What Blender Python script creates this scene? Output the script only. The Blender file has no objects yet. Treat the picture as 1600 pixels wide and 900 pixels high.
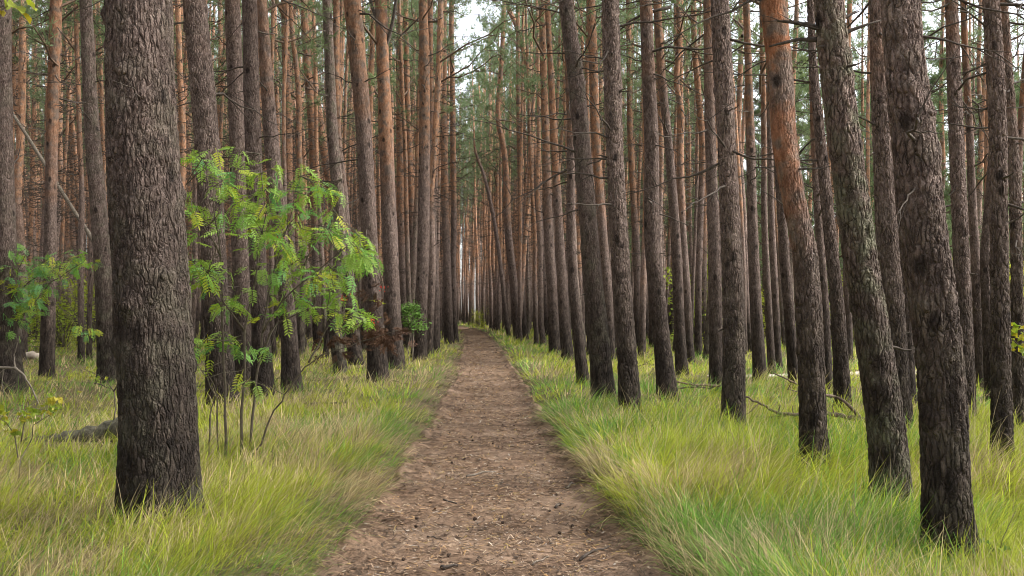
import bpy, math, random
import numpy as np

random.seed(7)
rng = np.random.default_rng(7)
R = math.radians
SC = bpy.context.scene
COL = SC.collection

# ------------------------------------------------------------------ camera
F, CX, HY, CAMH = 1450.0, 800.0, 485.0, 1.5      # focal length / centre / horizon read off the photo (1600 px wide)
cam = bpy.data.cameras.new('camera')
cam.sensor_width = 36.0
cam.lens = 36.0 * F / 1600.0
cam.shift_y = (HY - 450.0) / 1600.0
cam.clip_end = 3000.0
cam_o = bpy.data.objects.new('camera', cam)
cam_o.location = (0, 0, CAMH)
cam_o.rotation_euler = (R(90), 0, 0)
COL.objects.link(cam_o)
SC.camera = cam_o

# ------------------------------------------------------------------ sky, sun, exposure
SUN_EL, SUN_AZ = 42.0, 88.0                      # azimuth clockwise from +Y (the view direction)
w = bpy.data.worlds.new('World'); SC.world = w; w.use_nodes = True
nt = w.node_tree; nt.nodes.clear()
sky = nt.nodes.new('ShaderNodeTexSky'); sky.sky_type = 'NISHITA'; sky.sun_disc = False
sky.sun_elevation = R(SUN_EL); sky.sun_rotation = R(SUN_AZ); sky.dust_density = 3.0; sky.air_density = 1.0
hsv = nt.nodes.new('ShaderNodeHueSaturation'); hsv.inputs['Saturation'].default_value = 0.32   # overcast: the blue washed out
hsv.inputs['Value'].default_value = 1.0
bg = nt.nodes.new('ShaderNodeBackground'); bg.inputs['Strength'].default_value = 0.15
wo = nt.nodes.new('ShaderNodeOutputWorld')
nt.links.new(sky.outputs[0], hsv.inputs['Color']); nt.links.new(hsv.outputs[0], bg.inputs[0]); nt.links.new(bg.outputs[0], wo.inputs[0])
sun = bpy.data.lights.new('sun', 'SUN'); sun.energy = 1.5; sun.angle = R(12); sun.color = (1.0, 0.95, 0.87)
sun_o = bpy.data.objects.new('sun', sun); COL.objects.link(sun_o); sun_o.location = (30, -10, 40)
sun_o.rotation_euler = (R(90 - SUN_EL), 0, R(180 - SUN_AZ))
vs = SC.view_settings
SC.display_settings.display_device = 'sRGB'
vs.view_transform = 'Standard'; vs.look = 'None'; vs.gamma = 1.0; vs.use_curve_mapping = False
vs.exposure = 1.95
SC.render.engine = 'CYCLES'
cy = SC.cycles
cy.use_denoising = True
cy.max_bounces = 4; cy.diffuse_bounces = 3; cy.glossy_bounces = 1; cy.transmission_bounces = 3; cy.transparent_max_bounces = 4
cy.sample_clamp_indirect = 6.0
cy.use_adaptive_sampling = True; cy.adaptive_threshold = 0.015; cy.filter_width = 1.0

# ------------------------------------------------------------------ small helpers
def link(o, parent=None):
    COL.objects.link(o)
    if parent is not None: o.parent = parent
    return o

def tag(o, label=None, cat=None, group=None, kind=None):
    if label: o['label'] = label
    if cat: o['category'] = cat
    if group: o['group'] = group
    if kind: o['kind'] = kind
    return o

def empty(name, loc, rz=0.0):
    o = bpy.data.objects.new(name, None); o.empty_display_size = 0.2
    o.location = loc; o.rotation_euler = (0, 0, rz)
    return link(o)

def vnoise(x, y, seed=0):
    x = np.asarray(x, float); y = np.asarray(y, float)
    xi = np.floor(x).astype(np.int64); yi = np.floor(y).astype(np.int64)
    fx = x - xi; fy = y - yi
    fx = fx * fx * (3 - 2 * fx); fy = fy * fy * (3 - 2 * fy)
    def h(a, b):
        n = (a * 374761393 + b * 668265263 + seed * 974634777) & 0xFFFFFFFF
        n = ((n ^ (n >> 13)) * 1274126177) & 0xFFFFFFFF
        n = n ^ (n >> 16)
        return (n & 0xFFFF) / 65535.0
    a = h(xi, yi); b = h(xi + 1, yi); c = h(xi, yi + 1); d = h(xi + 1, yi + 1)
    return (a * (1 - fx) + b * fx) * (1 - fy) + (c * (1 - fx) + d * fx) * fy

def fbm(x, y, seed=0, octv=4):
    s = 0; a = 0.5; t = 0
    for i in range(octv):
        s = s + a * vnoise(x * 2 ** i, y * 2 ** i, seed + i * 17); t += a; a *= 0.5
    return s / t

def sstep(a, b, x):
    t = np.clip((x - a) / (b - a), 0, 1); return t * t * (3 - 2 * t)

# the dirt path bends gently away to the left
def path_c(y):
    y = np.asarray(y, float); yy = np.clip(y, -20, 130)
    return -0.02 * yy - 0.00033 * yy * np.abs(yy) - 0.0016 * np.clip(yy - 55, 0, 99) ** 2
def path_hw(y, side):
    y = np.asarray(y, float)
    b = 0.75 + 0.29 * np.exp(-np.clip(y - 5, -3, 99) / 4)
    return b + 0.30 * (fbm(y * 0.8, y * 0 + 3.3 * side, 5) - 0.5) + 0.09 * (vnoise(y * 5.0, y * 0 + side, 8) - 0.5)
def path_t(x, y):
    s = x - path_c(y)
    return np.where(s > 0, s - path_hw(y, 1), -s - path_hw(y, -1))      # signed distance outside the path edge

def gz(x, y):
    x = np.asarray(x, float); y = np.asarray(y, float)
    t = path_t(x, y)
    bank = sstep(-0.25, 0.35, t) * 0.10
    roll = (fbm(x * 0.23, y * 0.23, 21, 3) - 0.5) * 0.28 * sstep(0.2, 2.5, t)
    fine = (fbm(x * 1.4, y * 1.4, 4, 3) - 0.5) * (0.025 + 0.05 * sstep(-.2, .4, t))
    hump = 0.05 * np.exp(-((t - 0.45) / 0.3) ** 2)
    return bank + roll + fine + hump - 0.02
def gz1(x, y): return float(gz(np.array([x]), np.array([y]))[0])

def ground_px(x, y):
    """the point of the ground that the photo shows at pixel x, y"""
    z = 0.06
    for _ in range(6):
        d = (CAMH - z) * F / (y - HY); X = (x - CX) / F * d
        z = 0.5 * z + 0.5 * gz1(X, d)
    return X, d, gz1(X, d)
def at(x, y, d): return ((x - CX) / F * d, d, CAMH + (HY - y) / F * d)

def mesh_np(name, verts, faces, mats, smooth=False, mat_idx=None, col=None):
    """verts (n,3), faces list of (m,k) integer arrays"""
    me = bpy.data.meshes.new(name)
    verts = np.asarray(verts, np.float32)
    if not isinstance(faces, list): faces = [faces]
    faces = [np.asarray(f, np.int32) for f in faces if len(f)]
    me.vertices.add(len(verts)); me.vertices.foreach_set('co', verts.ravel())
    tot = sum(f.size for f in faces); npoly = sum(len(f) for f in faces)
    me.loops.add(tot); me.polygons.add(npoly)
    me.loops.foreach_set('vertex_index', np.concatenate([f.ravel() for f in faces]))
    sizes = np.concatenate([np.full(len(f), f.shape[1], np.int32) for f in faces])
    st = np.zeros(npoly, np.int32); st[1:] = np.cumsum(sizes)[:-1]
    me.polygons.foreach_set('loop_start', st); me.polygons.foreach_set('loop_total', sizes)
    if mat_idx is not None: me.polygons.foreach_set('material_index', np.asarray(mat_idx, np.int32))
    me.polygons.foreach_set('use_smooth', np.full(npoly, smooth, bool))
    for m in (mats if isinstance(mats, (list, tuple)) else [mats]): me.materials.append(m)
    if col is not None:
        a = me.color_attributes.new('Col', 'FLOAT_COLOR', 'POINT')
        c = np.ones((len(verts), 4), np.float32); c[:, :3] = col
        a.data.foreach_set('color', c.ravel())
    me.update(); me.validate()
    return me

class MB:
    """collects verts / faces of small shapes"""
    def __init__(s): s.v = []; s.f = []; s.m = []
    def add(s, v, f, mi=0):
        o = len(s.v); s.v.extend([tuple(p) for p in v]); s.f.extend([tuple(i + o for i in q) for q in f]); s.m.extend([mi] * len(f))
    def tube(s, pts, rad, sides=6, mi=0, cap=True):
        pts = [np.array(p, float) for p in pts]; n = len(pts); v = []; f = []
        up = np.array([0.13, 0.31, 0.94])
        for i in range(n):
            t = pts[min(i + 1, n - 1)] - pts[max(i - 1, 0)]; t = t / (np.linalg.norm(t) + 1e-9)
            a = np.cross(t, up)
            if np.linalg.norm(a) < 0.1: a = np.cross(t, (1, 0, 0))
            a /= np.linalg.norm(a); b = np.cross(t, a)
            for k in range(sides):
                an = 2 * math.pi * k / sides
                v.append(pts[i] + (a * math.cos(an) + b * math.sin(an)) * rad[i])
        for i in range(n - 1):
            for k in range(sides):
                k2 = (k + 1) % sides
                f.append((i * sides + k, i * sides + k2, (i + 1) * sides + k2, (i + 1) * sides + k))
        if cap:
            f.append(tuple(range(sides))[::-1]); f.append(tuple((n - 1) * sides + k for k in range(sides)))
        s.add(v, f, mi)
    def mesh(s, name, mats, smooth=True):
        me = bpy.data.meshes.new(name); me.from_pydata(s.v, [], s.f)
        for m in (mats if isinstance(mats, (list, tuple)) else [mats]): me.materials.append(m)
        me.polygons.foreach_set('material_index', s.m)
        me.polygons.foreach_set('use_smooth', [smooth] * len(s.f)); me.update()
        return me

def wavy(p0, p1, n=7, amp=0.05, rnd=random):
    """a slightly crooked line from p0 to p1"""
    p0 = np.array(p0, float); p1 = np.array(p1, float); L = np.linalg.norm(p1 - p0)
    o = np.zeros(3); out = [p0]
    for i in range(1, n):
        o = o * 0.7 + np.array([rnd.gauss(0, 1) for _ in range(3)]) * amp * L * 0.5
        out.append(p0 + (p1 - p0) * i / (n - 1) + o)
    return out

# ------------------------------------------------------------------ materials
def new_mat(name):
    m = bpy.data.materials.new(name); m.use_nodes = True; m.node_tree.nodes.clear()
    return m, m.node_tree.nodes, m.node_tree.links
def N(ns, typ, **kw):
    n = ns.new(typ)
    for k, v in kw.items(): setattr(n, k, v)
    return n
def setin(n, **kw):
    for k, v in kw.items(): n.inputs[k.replace('_', ' ')].default_value = v
    return n
def mathn(ns, ls, op, a, b=None, clamp=False):
    n = ns.new('ShaderNodeMath'); n.operation = op; n.use_clamp = clamp
    for i, q in enumerate((a, b)):
        if q is None: continue
        if isinstance(q, (int, float)): n.inputs[i].default_value = q
        else: ls.new(q, n.inputs[i])
    return n.outputs[0]
def mixc(ns, ls, fac, a, b, blend='MIX'):
    n = ns.new('ShaderNodeMix'); n.data_type = 'RGBA'; n.blend_type = blend
    for sock, q in ((n.inputs[0], fac), (n.inputs[6], a), (n.inputs[7], b)):
        if isinstance(q, (int, float)): sock.default_value = q
        elif isinstance(q, tuple): sock.default_value = (*q, 1) if len(q) == 3 else q
        else: ls.new(q, sock)
    return n.outputs[2]
def mapr(ns, ls, v, a, b, c=0.0, d=1.0, smooth=True):
    n = ns.new('ShaderNodeMapRange'); n.interpolation_type = 'SMOOTHSTEP' if smooth else 'LINEAR'
    for i, q in enumerate((v, a, b, c, d)):
        if isinstance(q, (int, float)): n.inputs[i].default_value = q
        else: ls.new(q, n.inputs[i])
    return n.outputs[0]
def noise(ns, ls, vec, scale, detail=3.0, rough=0.55):
    n = ns.new('ShaderNodeTexNoise'); n.inputs['Scale'].default_value = scale
    n.inputs['Detail'].default_value = detail; n.inputs['Roughness'].default_value = rough
    ls.new(vec, n.inputs['Vector']); return n
def princ(ns, ls, col, rough=0.9, spec=0.2, normal=None):
    b = ns.new('ShaderNodeBsdfPrincipled')
    if isinstance(col, tuple): b.inputs['Base Color'].default_value = (*col, 1)
    else: ls.new(col, b.inputs['Base Color'])
    b.inputs['Roughness'].default_value = rough; b.inputs['Specular IOR Level'].default_value = spec
    if normal is not None: ls.new(normal, b.inputs['Normal'])
    o = ns.new('ShaderNodeOutputMaterial'); ls.new(b.outputs[0], o.inputs[0])
    return b, o

def bark_material(name, displace):
    """Scots pine bark: grey-brown plates low down, thin orange bark higher up.
    Object colour: R = height (m/20) where the orange starts, G = brightness, B = lichen"""
    m, ns, ls = new_mat(name)
    tc = N(ns, 'ShaderNodeTexCoord'); oi = N(ns, 'ShaderNodeObjectInfo')
    sep = N(ns, 'ShaderNodeSeparateXYZ'); ls.new(tc.outputs['Object'], sep.inputs[0])
    ocs = N(ns, 'ShaderNodeSeparateColor'); ls.new(oi.outputs['Color'], ocs.inputs[0])
    off = N(ns, 'ShaderNodeCombineXYZ'); r37 = mathn(ns, ls, 'MULTIPLY', oi.outputs['Random'], 37.0)
    for i in range(3): ls.new(r37, off.inputs[i])
    add = N(ns, 'ShaderNodeVectorMath', operation='ADD'); ls.new(tc.outputs['Object'], add.inputs[0]); ls.new(off.outputs[0], add.inputs[1])
    P = add.outputs[0]
    nd = noise(ns, ls, P, 10.0, 4.0, 0.65)
    sub = N(ns, 'ShaderNodeVectorMath', operation='SUBTRACT'); ls.new(nd.outputs['Color'], sub.inputs[0]); sub.inputs[1].default_value = (.5, .5, .5)
    sca = N(ns, 'ShaderNodeVectorMath', operation='SCALE'); ls.new(sub.outputs[0], sca.inputs[0]); sca.inputs['Scale'].default_value = 0.05
    ad2 = N(ns, 'ShaderNodeVectorMath', operation='ADD'); ls.new(P, ad2.inputs[0]); ls.new(sca.outputs[0], ad2.inputs[1])
    def cells(scale, zs):
        mp = N(ns, 'ShaderNodeMapping'); mp.inputs['Scale'].default_value = (1, 1, zs); ls.new(ad2.outputs[0], mp.inputs[0])
        e = N(ns, 'ShaderNodeTexVoronoi', feature='DISTANCE_TO_EDGE'); e.inputs['Scale'].default_value = scale; ls.new(mp.outputs[0], e.inputs['Vector'])
        c = N(ns, 'ShaderNodeTexVoronoi', feature='F1'); c.inputs['Scale'].default_value = scale; ls.new(mp.outputs[0], c.inputs['Vector'])
        return e.outputs['Distance'], c.outputs['Color']
    e1, c1 = cells(36.0, 0.23); e2, c2 = cells(80.0, 0.38)
    pl1 = mapr(ns, ls, e1, 0.0, 0.24); pl2 = mapr(ns, ls, e2, 0.0, 0.30)
    fine = noise(ns, ls, P, 70.0, 4.0, 0.7)
    big = noise(ns, ls, P, 1.3, 3.0); big2 = noise(ns, ls, P, 5.0, 3.0)
    zz = mathn(ns, ls, 'ADD', sep.outputs[2], mathn(ns, ls, 'MULTIPLY', mathn(ns, ls, 'SUBTRACT', big.outputs[0], 0.5), 4.5))
    o0 = mathn(ns, ls, 'MULTIPLY', ocs.outputs[0], 20.0)
    t_or = mapr(ns, ls, zz, o0, mathn(ns, ls, 'ADD', o0, 2.6))
    t_mid = mapr(ns, ls, mathn(ns, ls, 'ADD', sep.outputs[2], mathn(ns, ls, 'MULTIPLY', mathn(ns, ls, 'SUBTRACT', big2.outputs[0], 0.5), 1.6)), 0.2, 3.4)
    bwl = N(ns, 'ShaderNodeSeparateColor'); ls.new(c1, bwl.inputs[0]); bw2 = N(ns, 'ShaderNodeSeparateColor'); ls.new(c2, bw2.inputs[0])
    low = mixc(ns, ls, bwl.outputs[0], (0.030, 0.024, 0.020), (0.105, 0.083, 0.067))
    mid = mixc(ns, ls, bw2.outputs[0], (0.180, 0.128, 0.106), (0.370, 0.283, 0.240))
    ora = mixc(ns, ls, bw2.outputs[1], (0.320, 0.152, 0.080), (0.425, 0.265, 0.170))
    ora = mixc(ns, ls, mapr(ns, ls, big2.outputs[0], 0.44, 0.66), ora, (0.215, 0.160, 0.125))
    # alpha 0: rust-red young bark laid bare in patches
    rust = mathn(ns, ls, 'SUBTRACT', 1.0, oi.outputs['Alpha'])
    ora = mixc(ns, ls, mathn(ns, ls, 'MULTIPLY', rust, mapr(ns, ls, big2.outputs[0], 0.60, 0.42)), ora, (0.380, 0.135, 0.055))
    c = mixc(ns, ls, t_mid, low, mid)
    lich = mathn(ns, ls, 'MULTIPLY', mapr(ns, ls, big2.outputs[0], 0.40, 0.70), ocs.outputs[2])
    c = mixc(ns, ls, lich, c, (0.190, 0.185, 0.125))
    c = mixc(ns, ls, t_or, c, ora)
    # rougher mottling of thin flakes and the dark scars of shed branches
    mpf = N(ns, 'ShaderNodeMapping'); mpf.inputs['Scale'].default_value = (1, 1, .45); ls.new(P, mpf.inputs[0])
    fl = noise(ns, ls, mpf.outputs[0], 16.0, 5.0, 0.75)
    c = mixc(ns, ls, 1.0, c, mixc(ns, ls, mapr(ns, ls, fl.outputs[0], 0.32, 0.68), (0.62, 0.60, 0.60), (1.32, 1.32, 1.34)), 'MULTIPLY')
    mpk = N(ns, 'ShaderNodeMapping'); mpk.inputs['Scale'].default_value = (1, 1, .62); ls.new(ad2.outputs[0], mpk.inputs[0])
    kn = N(ns, 'ShaderNodeTexVoronoi', feature='F1'); kn.inputs['Scale'].default_value = 4.2; ls.new(mpk.outputs[0], kn.inputs['Vector'])
    c = mixc(ns, ls, mathn(ns, ls, 'SUBTRACT', 0.88, mapr(ns, ls, kn.outputs['Distance'], 0.09, 0.21, 0.0, 0.88)), c, (0.040, 0.030, 0.025))
    # the fissures between the plates show old, nearly black bark
    fis = mathn(ns, ls, 'MULTIPLY', mathn(ns, ls, 'SUBTRACT', 1.0, mapr(ns, ls, e1, 0.0, 0.12)), mathn(ns, ls, 'SUBTRACT', 0.80, mathn(ns, ls, 'MULTIPLY', t_or, 0.65)))
    fis = mathn(ns, ls, 'MULTIPLY', fis, mapr(ns, ls, noise(ns, ls, P, 7.0, 2.0).outputs[0], 0.38, 0.62, 0.15, 1.0 if displace else 0.6))
    c = mixc(ns, ls, fis, c, (0.026, 0.020, 0.017))
    c = mixc(ns, ls, 1.0, c, mixc(ns, ls, fine.outputs[0], (0.72, 0.72, 0.72), (1.25, 1.25, 1.25)), 'MULTIPLY')
    gr = N(ns, 'ShaderNodeCombineColor')
    for i in range(3): ls.new(mathn(ns, ls, 'MULTIPLY', ocs.outputs[1], 1.0), gr.inputs[i])
    c = mixc(ns, ls, 1.0, c, gr.outputs[0], 'MULTIPLY')
    h = mathn(ns, ls, 'MULTIPLY', pl1, mathn(ns, ls, 'SUBTRACT', 0.8, mathn(ns, ls, 'MULTIPLY', t_or, 0.6)))
    h = mathn(ns, ls, 'ADD', h, mathn(ns, ls, 'MULTIPLY', pl2, 0.22))
    h = mathn(ns, ls, 'ADD', h, mathn(ns, ls, 'MULTIPLY', bwl.outputs[1], 0.28))
    h = mathn(ns, ls, 'ADD', h, mathn(ns, ls, 'MULTIPLY', fine.outputs[0], 0.45))
    bmp = N(ns, 'ShaderNodeBump'); bmp.inputs['Strength'].default_value = 0.5 if displace else 1.0
    bmp.inputs['Distance'].default_value = 0.02 if displace else 0.03; ls.new(h, bmp.inputs['Height'])
    b, o = princ(ns, ls, c, 0.92, 0.15, bmp.outputs[0])
    if displace:
        dn = N(ns, 'ShaderNodeDisplacement'); dn.inputs['Scale'].default_value = 0.0115; dn.inputs['Midlevel'].default_value = 0.75
        ls.new(h, dn.inputs['Height']); ls.new(dn.outputs[0], o.inputs['Displacement'])
        m.displacement_method = 'BOTH'
    return m
M_BARK_NEAR = bark_material('pine_bark_plates', True)
M_BARK = bark_material('pine_bark', False)

def simple_mat(name, c1, c2, scale=8.0, rough=0.9, bump=0.3, rnd=0.0, trans=0.0, bd=0.01):
    m, ns, ls = new_mat(name)
    tc = N(ns, 'ShaderNodeTexCoord'); n = noise(ns, ls, tc.outputs['Object'], scale, 4.0, 0.65)
    f = mapr(ns, ls, n.outputs[0], 0.3, 0.7)
    if rnd:
        oi = N(ns, 'ShaderNodeObjectInfo'); f = mathn(ns, ls, 'ADD', mathn(ns, ls, 'MULTIPLY', f, 1 - rnd), mathn(ns, ls, 'MULTIPLY', oi.outputs['Random'], rnd))
    c = mixc(ns, ls, f, c1, c2)
    nm = None
    if bump:
        bp = N(ns, 'ShaderNodeBump'); bp.inputs['Strength'].default_value = bump; bp.inputs['Distance'].default_value = bd
        ls.new(n.outputs[0], bp.inputs['Height']); nm = bp.outputs[0]
    b, o = princ(ns, ls, c, rough, 0.25, nm)
    if trans:
        t = N(ns, 'ShaderNodeBsdfTranslucent'); ls.new(c, t.inputs[0])
        mx = N(ns, 'ShaderNodeMixShader'); mx.inputs[0].default_value = trans
        ls.new(b.outputs[0], mx.inputs[1]); ls.new(t.outputs[0], mx.inputs[2]); ls.new(mx.outputs[0], o.inputs[0])
    return m
M_DEADWOOD = simple_mat('dead_wood', (0.050, 0.040, 0.033), (0.120, 0.098, 0.080), 20, 0.95, 0.4)
M_GREYWOOD = simple_mat('weathered_wood', (0.150, 0.125, 0.098), (0.300, 0.255, 0.205), 25, 0.95, 0.5)
M_PALEWOOD = simple_mat('barkless_pale_wood', (0.42, 0.34, 0.26), (0.60, 0.51, 0.42), 10, 0.9, 0.3)
M_BROWNWOOD = simple_mat('brown_fallen_wood', (0.095, 0.070, 0.050), (0.205, 0.155, 0.112), 25, 0.95, 0.5)
M_LOG = simple_mat('mossy_log_bark', (0.060, 0.055, 0.038), (0.150, 0.140, 0.100), 14, 0.95, 1.0, bd=0.03)
M_LIMB = simple_mat('pine_limb_bark', (0.085, 0.060, 0.042), (0.165, 0.110, 0.075), 6, 0.9, 0.3)
M_NEEDLE = simple_mat('pine_needles', (0.115, 0.170, 0.080), (0.200, 0.255, 0.110), 1.2, 0.6, 0, 0.4, 0.45)
M_STEM = simple_mat('rowan_bark', (0.075, 0.062, 0.045), (0.150, 0.125, 0.090), 18, 0.8, 0.3)
M_SHRUB = simple_mat('shrub_leaves', (0.22, 0.32, 0.04), (0.50, 0.50, 0.06), 1.5, 0.6, 0, 0.4, 0.45)
M_SAPLEAF = simple_mat('sapling_leaves', (0.09, 0.19, 0.04), (0.17, 0.29, 0.06), 3.0, 0.5, 0, 0.3, 0.35)
M_WITHER = simple_mat('withered_leaves', (0.062, 0.034, 0.023), (0.160, 0.088, 0.052), 9, 0.8, 0, 0.5, 0.15)
M_BERRY = simple_mat('red_berries', (0.50, 0.025, 0.015), (0.62, 0.06, 0.02), 9, 0.35, 0)
M_CONE = simple_mat('cone_scales', (0.030, 0.020, 0.014), (0.085, 0.058, 0.040), 60, 0.9, 0.3)
M_BLUE = simple_mat('blue_paint', (0.015, 0.075, 0.22), (0.03, 0.13, 0.34), 30, 0.8, 0.2)

def rowan_leaf_mat(name, cols):
    m, ns, ls = new_mat(name)
    oi = N(ns, 'ShaderNodeObjectInfo'); rp = N(ns, 'ShaderNodeValToRGB'); ls.new(oi.outputs['Random'], rp.inputs[0])
    el = rp.color_ramp.elements
    while len(el) < len(cols): el.new(0.5)
    for i, cc in enumerate(cols): el[i].position = i / (len(cols) - 1); el[i].color = (*cc, 1)
    b, o = princ(ns, ls, rp.outputs[0], 0.5, 0.3)
    t = N(ns, 'ShaderNodeBsdfTranslucent'); ls.new(mixc(ns, ls, 1.0, rp.outputs[0], (1.25, 1.25, 0.7), 'MULTIPLY'), t.inputs[0])
    mx = N(ns, 'ShaderNodeMixShader'); mx.inputs[0].default_value = 0.40
    ls.new(b.outputs[0], mx.inputs[1]); ls.new(t.outputs[0], mx.inputs[2]); ls.new(mx.outputs[0], o.inputs[0])
    return m
M_ROWAN = rowan_leaf_mat('rowan_leaves', [(0.16, 0.35, 0.08), (0.25, 0.43, 0.07), (0.15, 0.36, 0.15), (0.35, 0.46, 0.06), (0.44, 0.45, 0.05)])
M_SEEDL = rowan_leaf_mat('seedling_leaves', [(0.20, 0.30, 0.04), (0.34, 0.36, 0.05), (0.42, 0.34, 0.04)])

def colattr_mat(name, trans, rough=0.7):
    m, ns, ls = new_mat(name)
    a = N(ns, 'ShaderNodeAttribute'); a.attribute_name = 'Col'
    b, o = princ(ns, ls, a.outputs['Color'], rough, 0.25)
    if trans:
        t = N(ns, 'ShaderNodeBsdfTranslucent'); ls.new(a.outputs['Color'], t.inputs[0])
        mx = N(ns, 'ShaderNodeMixShader'); mx.inputs[0].default_value = trans
        ls.new(b.outputs[0], mx.inputs[1]); ls.new(t.outputs[0], mx.inputs[2]); ls.new(mx.outputs[0], o.inputs[0])
    return m
M_GRASS = colattr_mat('grass_blades', 0.48)
M_LITTER = colattr_mat('needle_litter', 0.0, 0.9)

def soil_mat(name, c_dark, c_mid, c_pale, extra):
    m, ns, ls = new_mat(name)
    tc = N(ns, 'ShaderNodeTexCoord'); P = tc.outputs['Object']
    n1 = noise(ns, ls, P, 1.1, 4.0, 0.6); n2 = noise(ns, ls, P, 14.0, 5.0, 0.7); n3 = noise(ns, ls, P, 90.0, 4.0, 0.75)
    n4 = noise(ns, ls, P, 4.0, 4.0, 0.6)
    c = mixc(ns, ls, mapr(ns, ls, n2.outputs[0], 0.30, 0.70), c_dark, c_mid)
    c = mixc(ns, ls, mathn(ns, ls, 'MULTIPLY', mapr(ns, ls, n1.outputs[0], 0.42, 0.66), 0.6), c, c_pale)
    c = mixc(ns, ls, mathn(ns, ls, 'MULTIPLY', mapr(ns, ls, n4.outputs[0], 0.52, 0.70), 0.55), c, extra)
    c = mixc(ns, ls, 1.0, c, mixc(ns, ls, n3.outputs[0], (0.55, 0.55, 0.55), (1.4, 1.4, 1.4)), 'MULTIPLY')
    h = mathn(ns, ls, 'ADD', mathn(ns, ls, 'MULTIPLY', n2.outputs[0], 0.7), mathn(ns, ls, 'MULTIPLY', n3.outputs[0], 0.35))
    bp = N(ns, 'ShaderNodeBump'); bp.inputs['Strength'].default_value = 0.9; bp.inputs['Distance'].default_value = 0.03
    ls.new(h, bp.inputs['Height'])
    princ(ns, ls, c, 0.95, 0.1, bp.outputs[0])
    return m
M_GROUND = soil_mat('forest_floor', (0.070, 0.052, 0.032), (0.150, 0.120, 0.062), (0.150, 0.150, 0.055), (0.190, 0.150, 0.085))
M_PATH = soil_mat('trodden_earth', (0.080, 0.052, 0.034), (0.262, 0.171, 0.113), (0.370, 0.262, 0.185), (0.120, 0.076, 0.050))
M_SAND = soil_mat('pale_sand', (0.45, 0.38, 0.30), (0.58, 0.50, 0.41), (0.62, 0.56, 0.48), (0.40, 0.34, 0.26))

# ------------------------------------------------------------------ ground, path, sand
def geo(a, b, n, p):
    return a + (b - a) * np.linspace(0, 1, n) ** p
xs = np.unique(np.concatenate([-geo(4, 400, 70, 3.2), np.arange(-4, 4.01, 0.07), geo(4, 400, 70, 3.2)]))
ys = np.unique(np.concatenate([-geo(0, 120, 30, 2.5), np.arange(0, 16, 0.08), geo(16, 60, 140, 1.4), geo(60, 900, 60, 3.0)]))
gx, gy = np.meshgrid(xs, ys); gzz = gz(gx, gy)
t_ = path_t(gx, gy)
gzz = np.where(t_ < -0.05, gzz - 0.05, gzz)                # the earth under the path sheet
V = np.stack([gx, gy, gzz], -1).reshape(-1, 3)
nx, ny = len(xs), len(ys)
i0 = (np.arange(ny - 1)[:, None] * nx + np.arange(nx - 1)[None, :]).ravel()
ground = link(bpy.data.objects.new('ground', mesh_np('ground', V, np.stack([i0, i0 + 1, i0 + nx + 1, i0 + nx], 1), M_GROUND, True)))
tag(ground, 'forest floor of dry litter under the grass', 'ground', kind='structure')

py = np.unique(np.concatenate([np.arange(-12, 2, 0.3), np.arange(2, 14, 0.045), geo(14, 115, 240, 1.8)]))
pu = np.linspace(-1, 1, 70)
PY, PU = np.meshgrid(py, pu, indexing='ij')
PX = path_c(PY) + np.where(PU > 0, PU * (path_hw(PY, 1) + 0.02), PU * (path_hw(PY, -1) + 0.02))
edge = 1 - sstep(0.90, 1.0, np.abs(PU))
lump = (fbm(PX * 7, PY * 7, 31, 4) - 0.5) * 0.055 + np.maximum(0, fbm(PX * 3, PY * 3, 77, 3) - 0.45) * 0.20 * sstep(0.3, 0.9, np.abs(PU))
PZ = gz(PX, PY) + lump * edge + 0.008 - 0.02 * (1 - edge)
V = np.stack([PX, PY, PZ], -1).reshape(-1, 3)
nx, ny = len(pu), len(py)
i0 = (np.arange(ny - 1)[:, None] * nx + np.arange(nx - 1)[None, :]).ravel()
path = link(bpy.data.objects.new('path', mesh_np('path', V, np.stack([i0, i0 + 1, i0 + nx + 1, i0 + nx], 1), M_PATH, True)))
tag(path, 'brown trodden dirt path strewn with needles and twigs', 'path', kind='structure')
def pz(x, y):
    PUl = np.where(x > path_c(y), (x - path_c(y)) / path_hw(y, 1), (path_c(y) - x) / path_hw(y, -1))
    return gz(x, y) + ((fbm(x * 7, y * 7, 31, 4) - 0.5) * 0.055 + np.maximum(0, fbm(x * 3, y * 3, 77, 3) - 0.45) * 0.20 * sstep(0.3, 0.9, PUl)) * (1 - sstep(0.9, 1, PUl)) + 0.008

def sand_mid(x): return 20.2 + 0.10 * (x - 5) + 0.25 * np.sin(x * 0.9)
sx = np.arange(4.2, 40, 0.25); su = np.linspace(-1, 1, 7)
SX, SU = np.meshgrid(sx, su, indexing='ij'); SY = sand_mid(SX) + SU * (0.55 + 0.25 * (vnoise(SX * 1.3, SU * 0, 3) - 0.5)) * sstep(4.0, 5.5, SX)
V = np.stack([SX, SY, gz(SX, SY) + 0.03 - 0.04 * np.abs(SU) ** 4], -1).reshape(-1, 3)
nx, ny = len(su), len(sx); i0 = (np.arange(ny - 1)[:, None] * nx + np.arange(nx - 1)[None, :]).ravel()
sand = link(bpy.data.objects.new('sand_track', mesh_np('sand_track', V, np.stack([i0, i0 + nx, i0 + nx + 1, i0 + 1], 1), M_SAND, True)))
tag(sand, 'pale bare sand strip crossing behind the trunks', 'sand', kind='structure')

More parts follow.
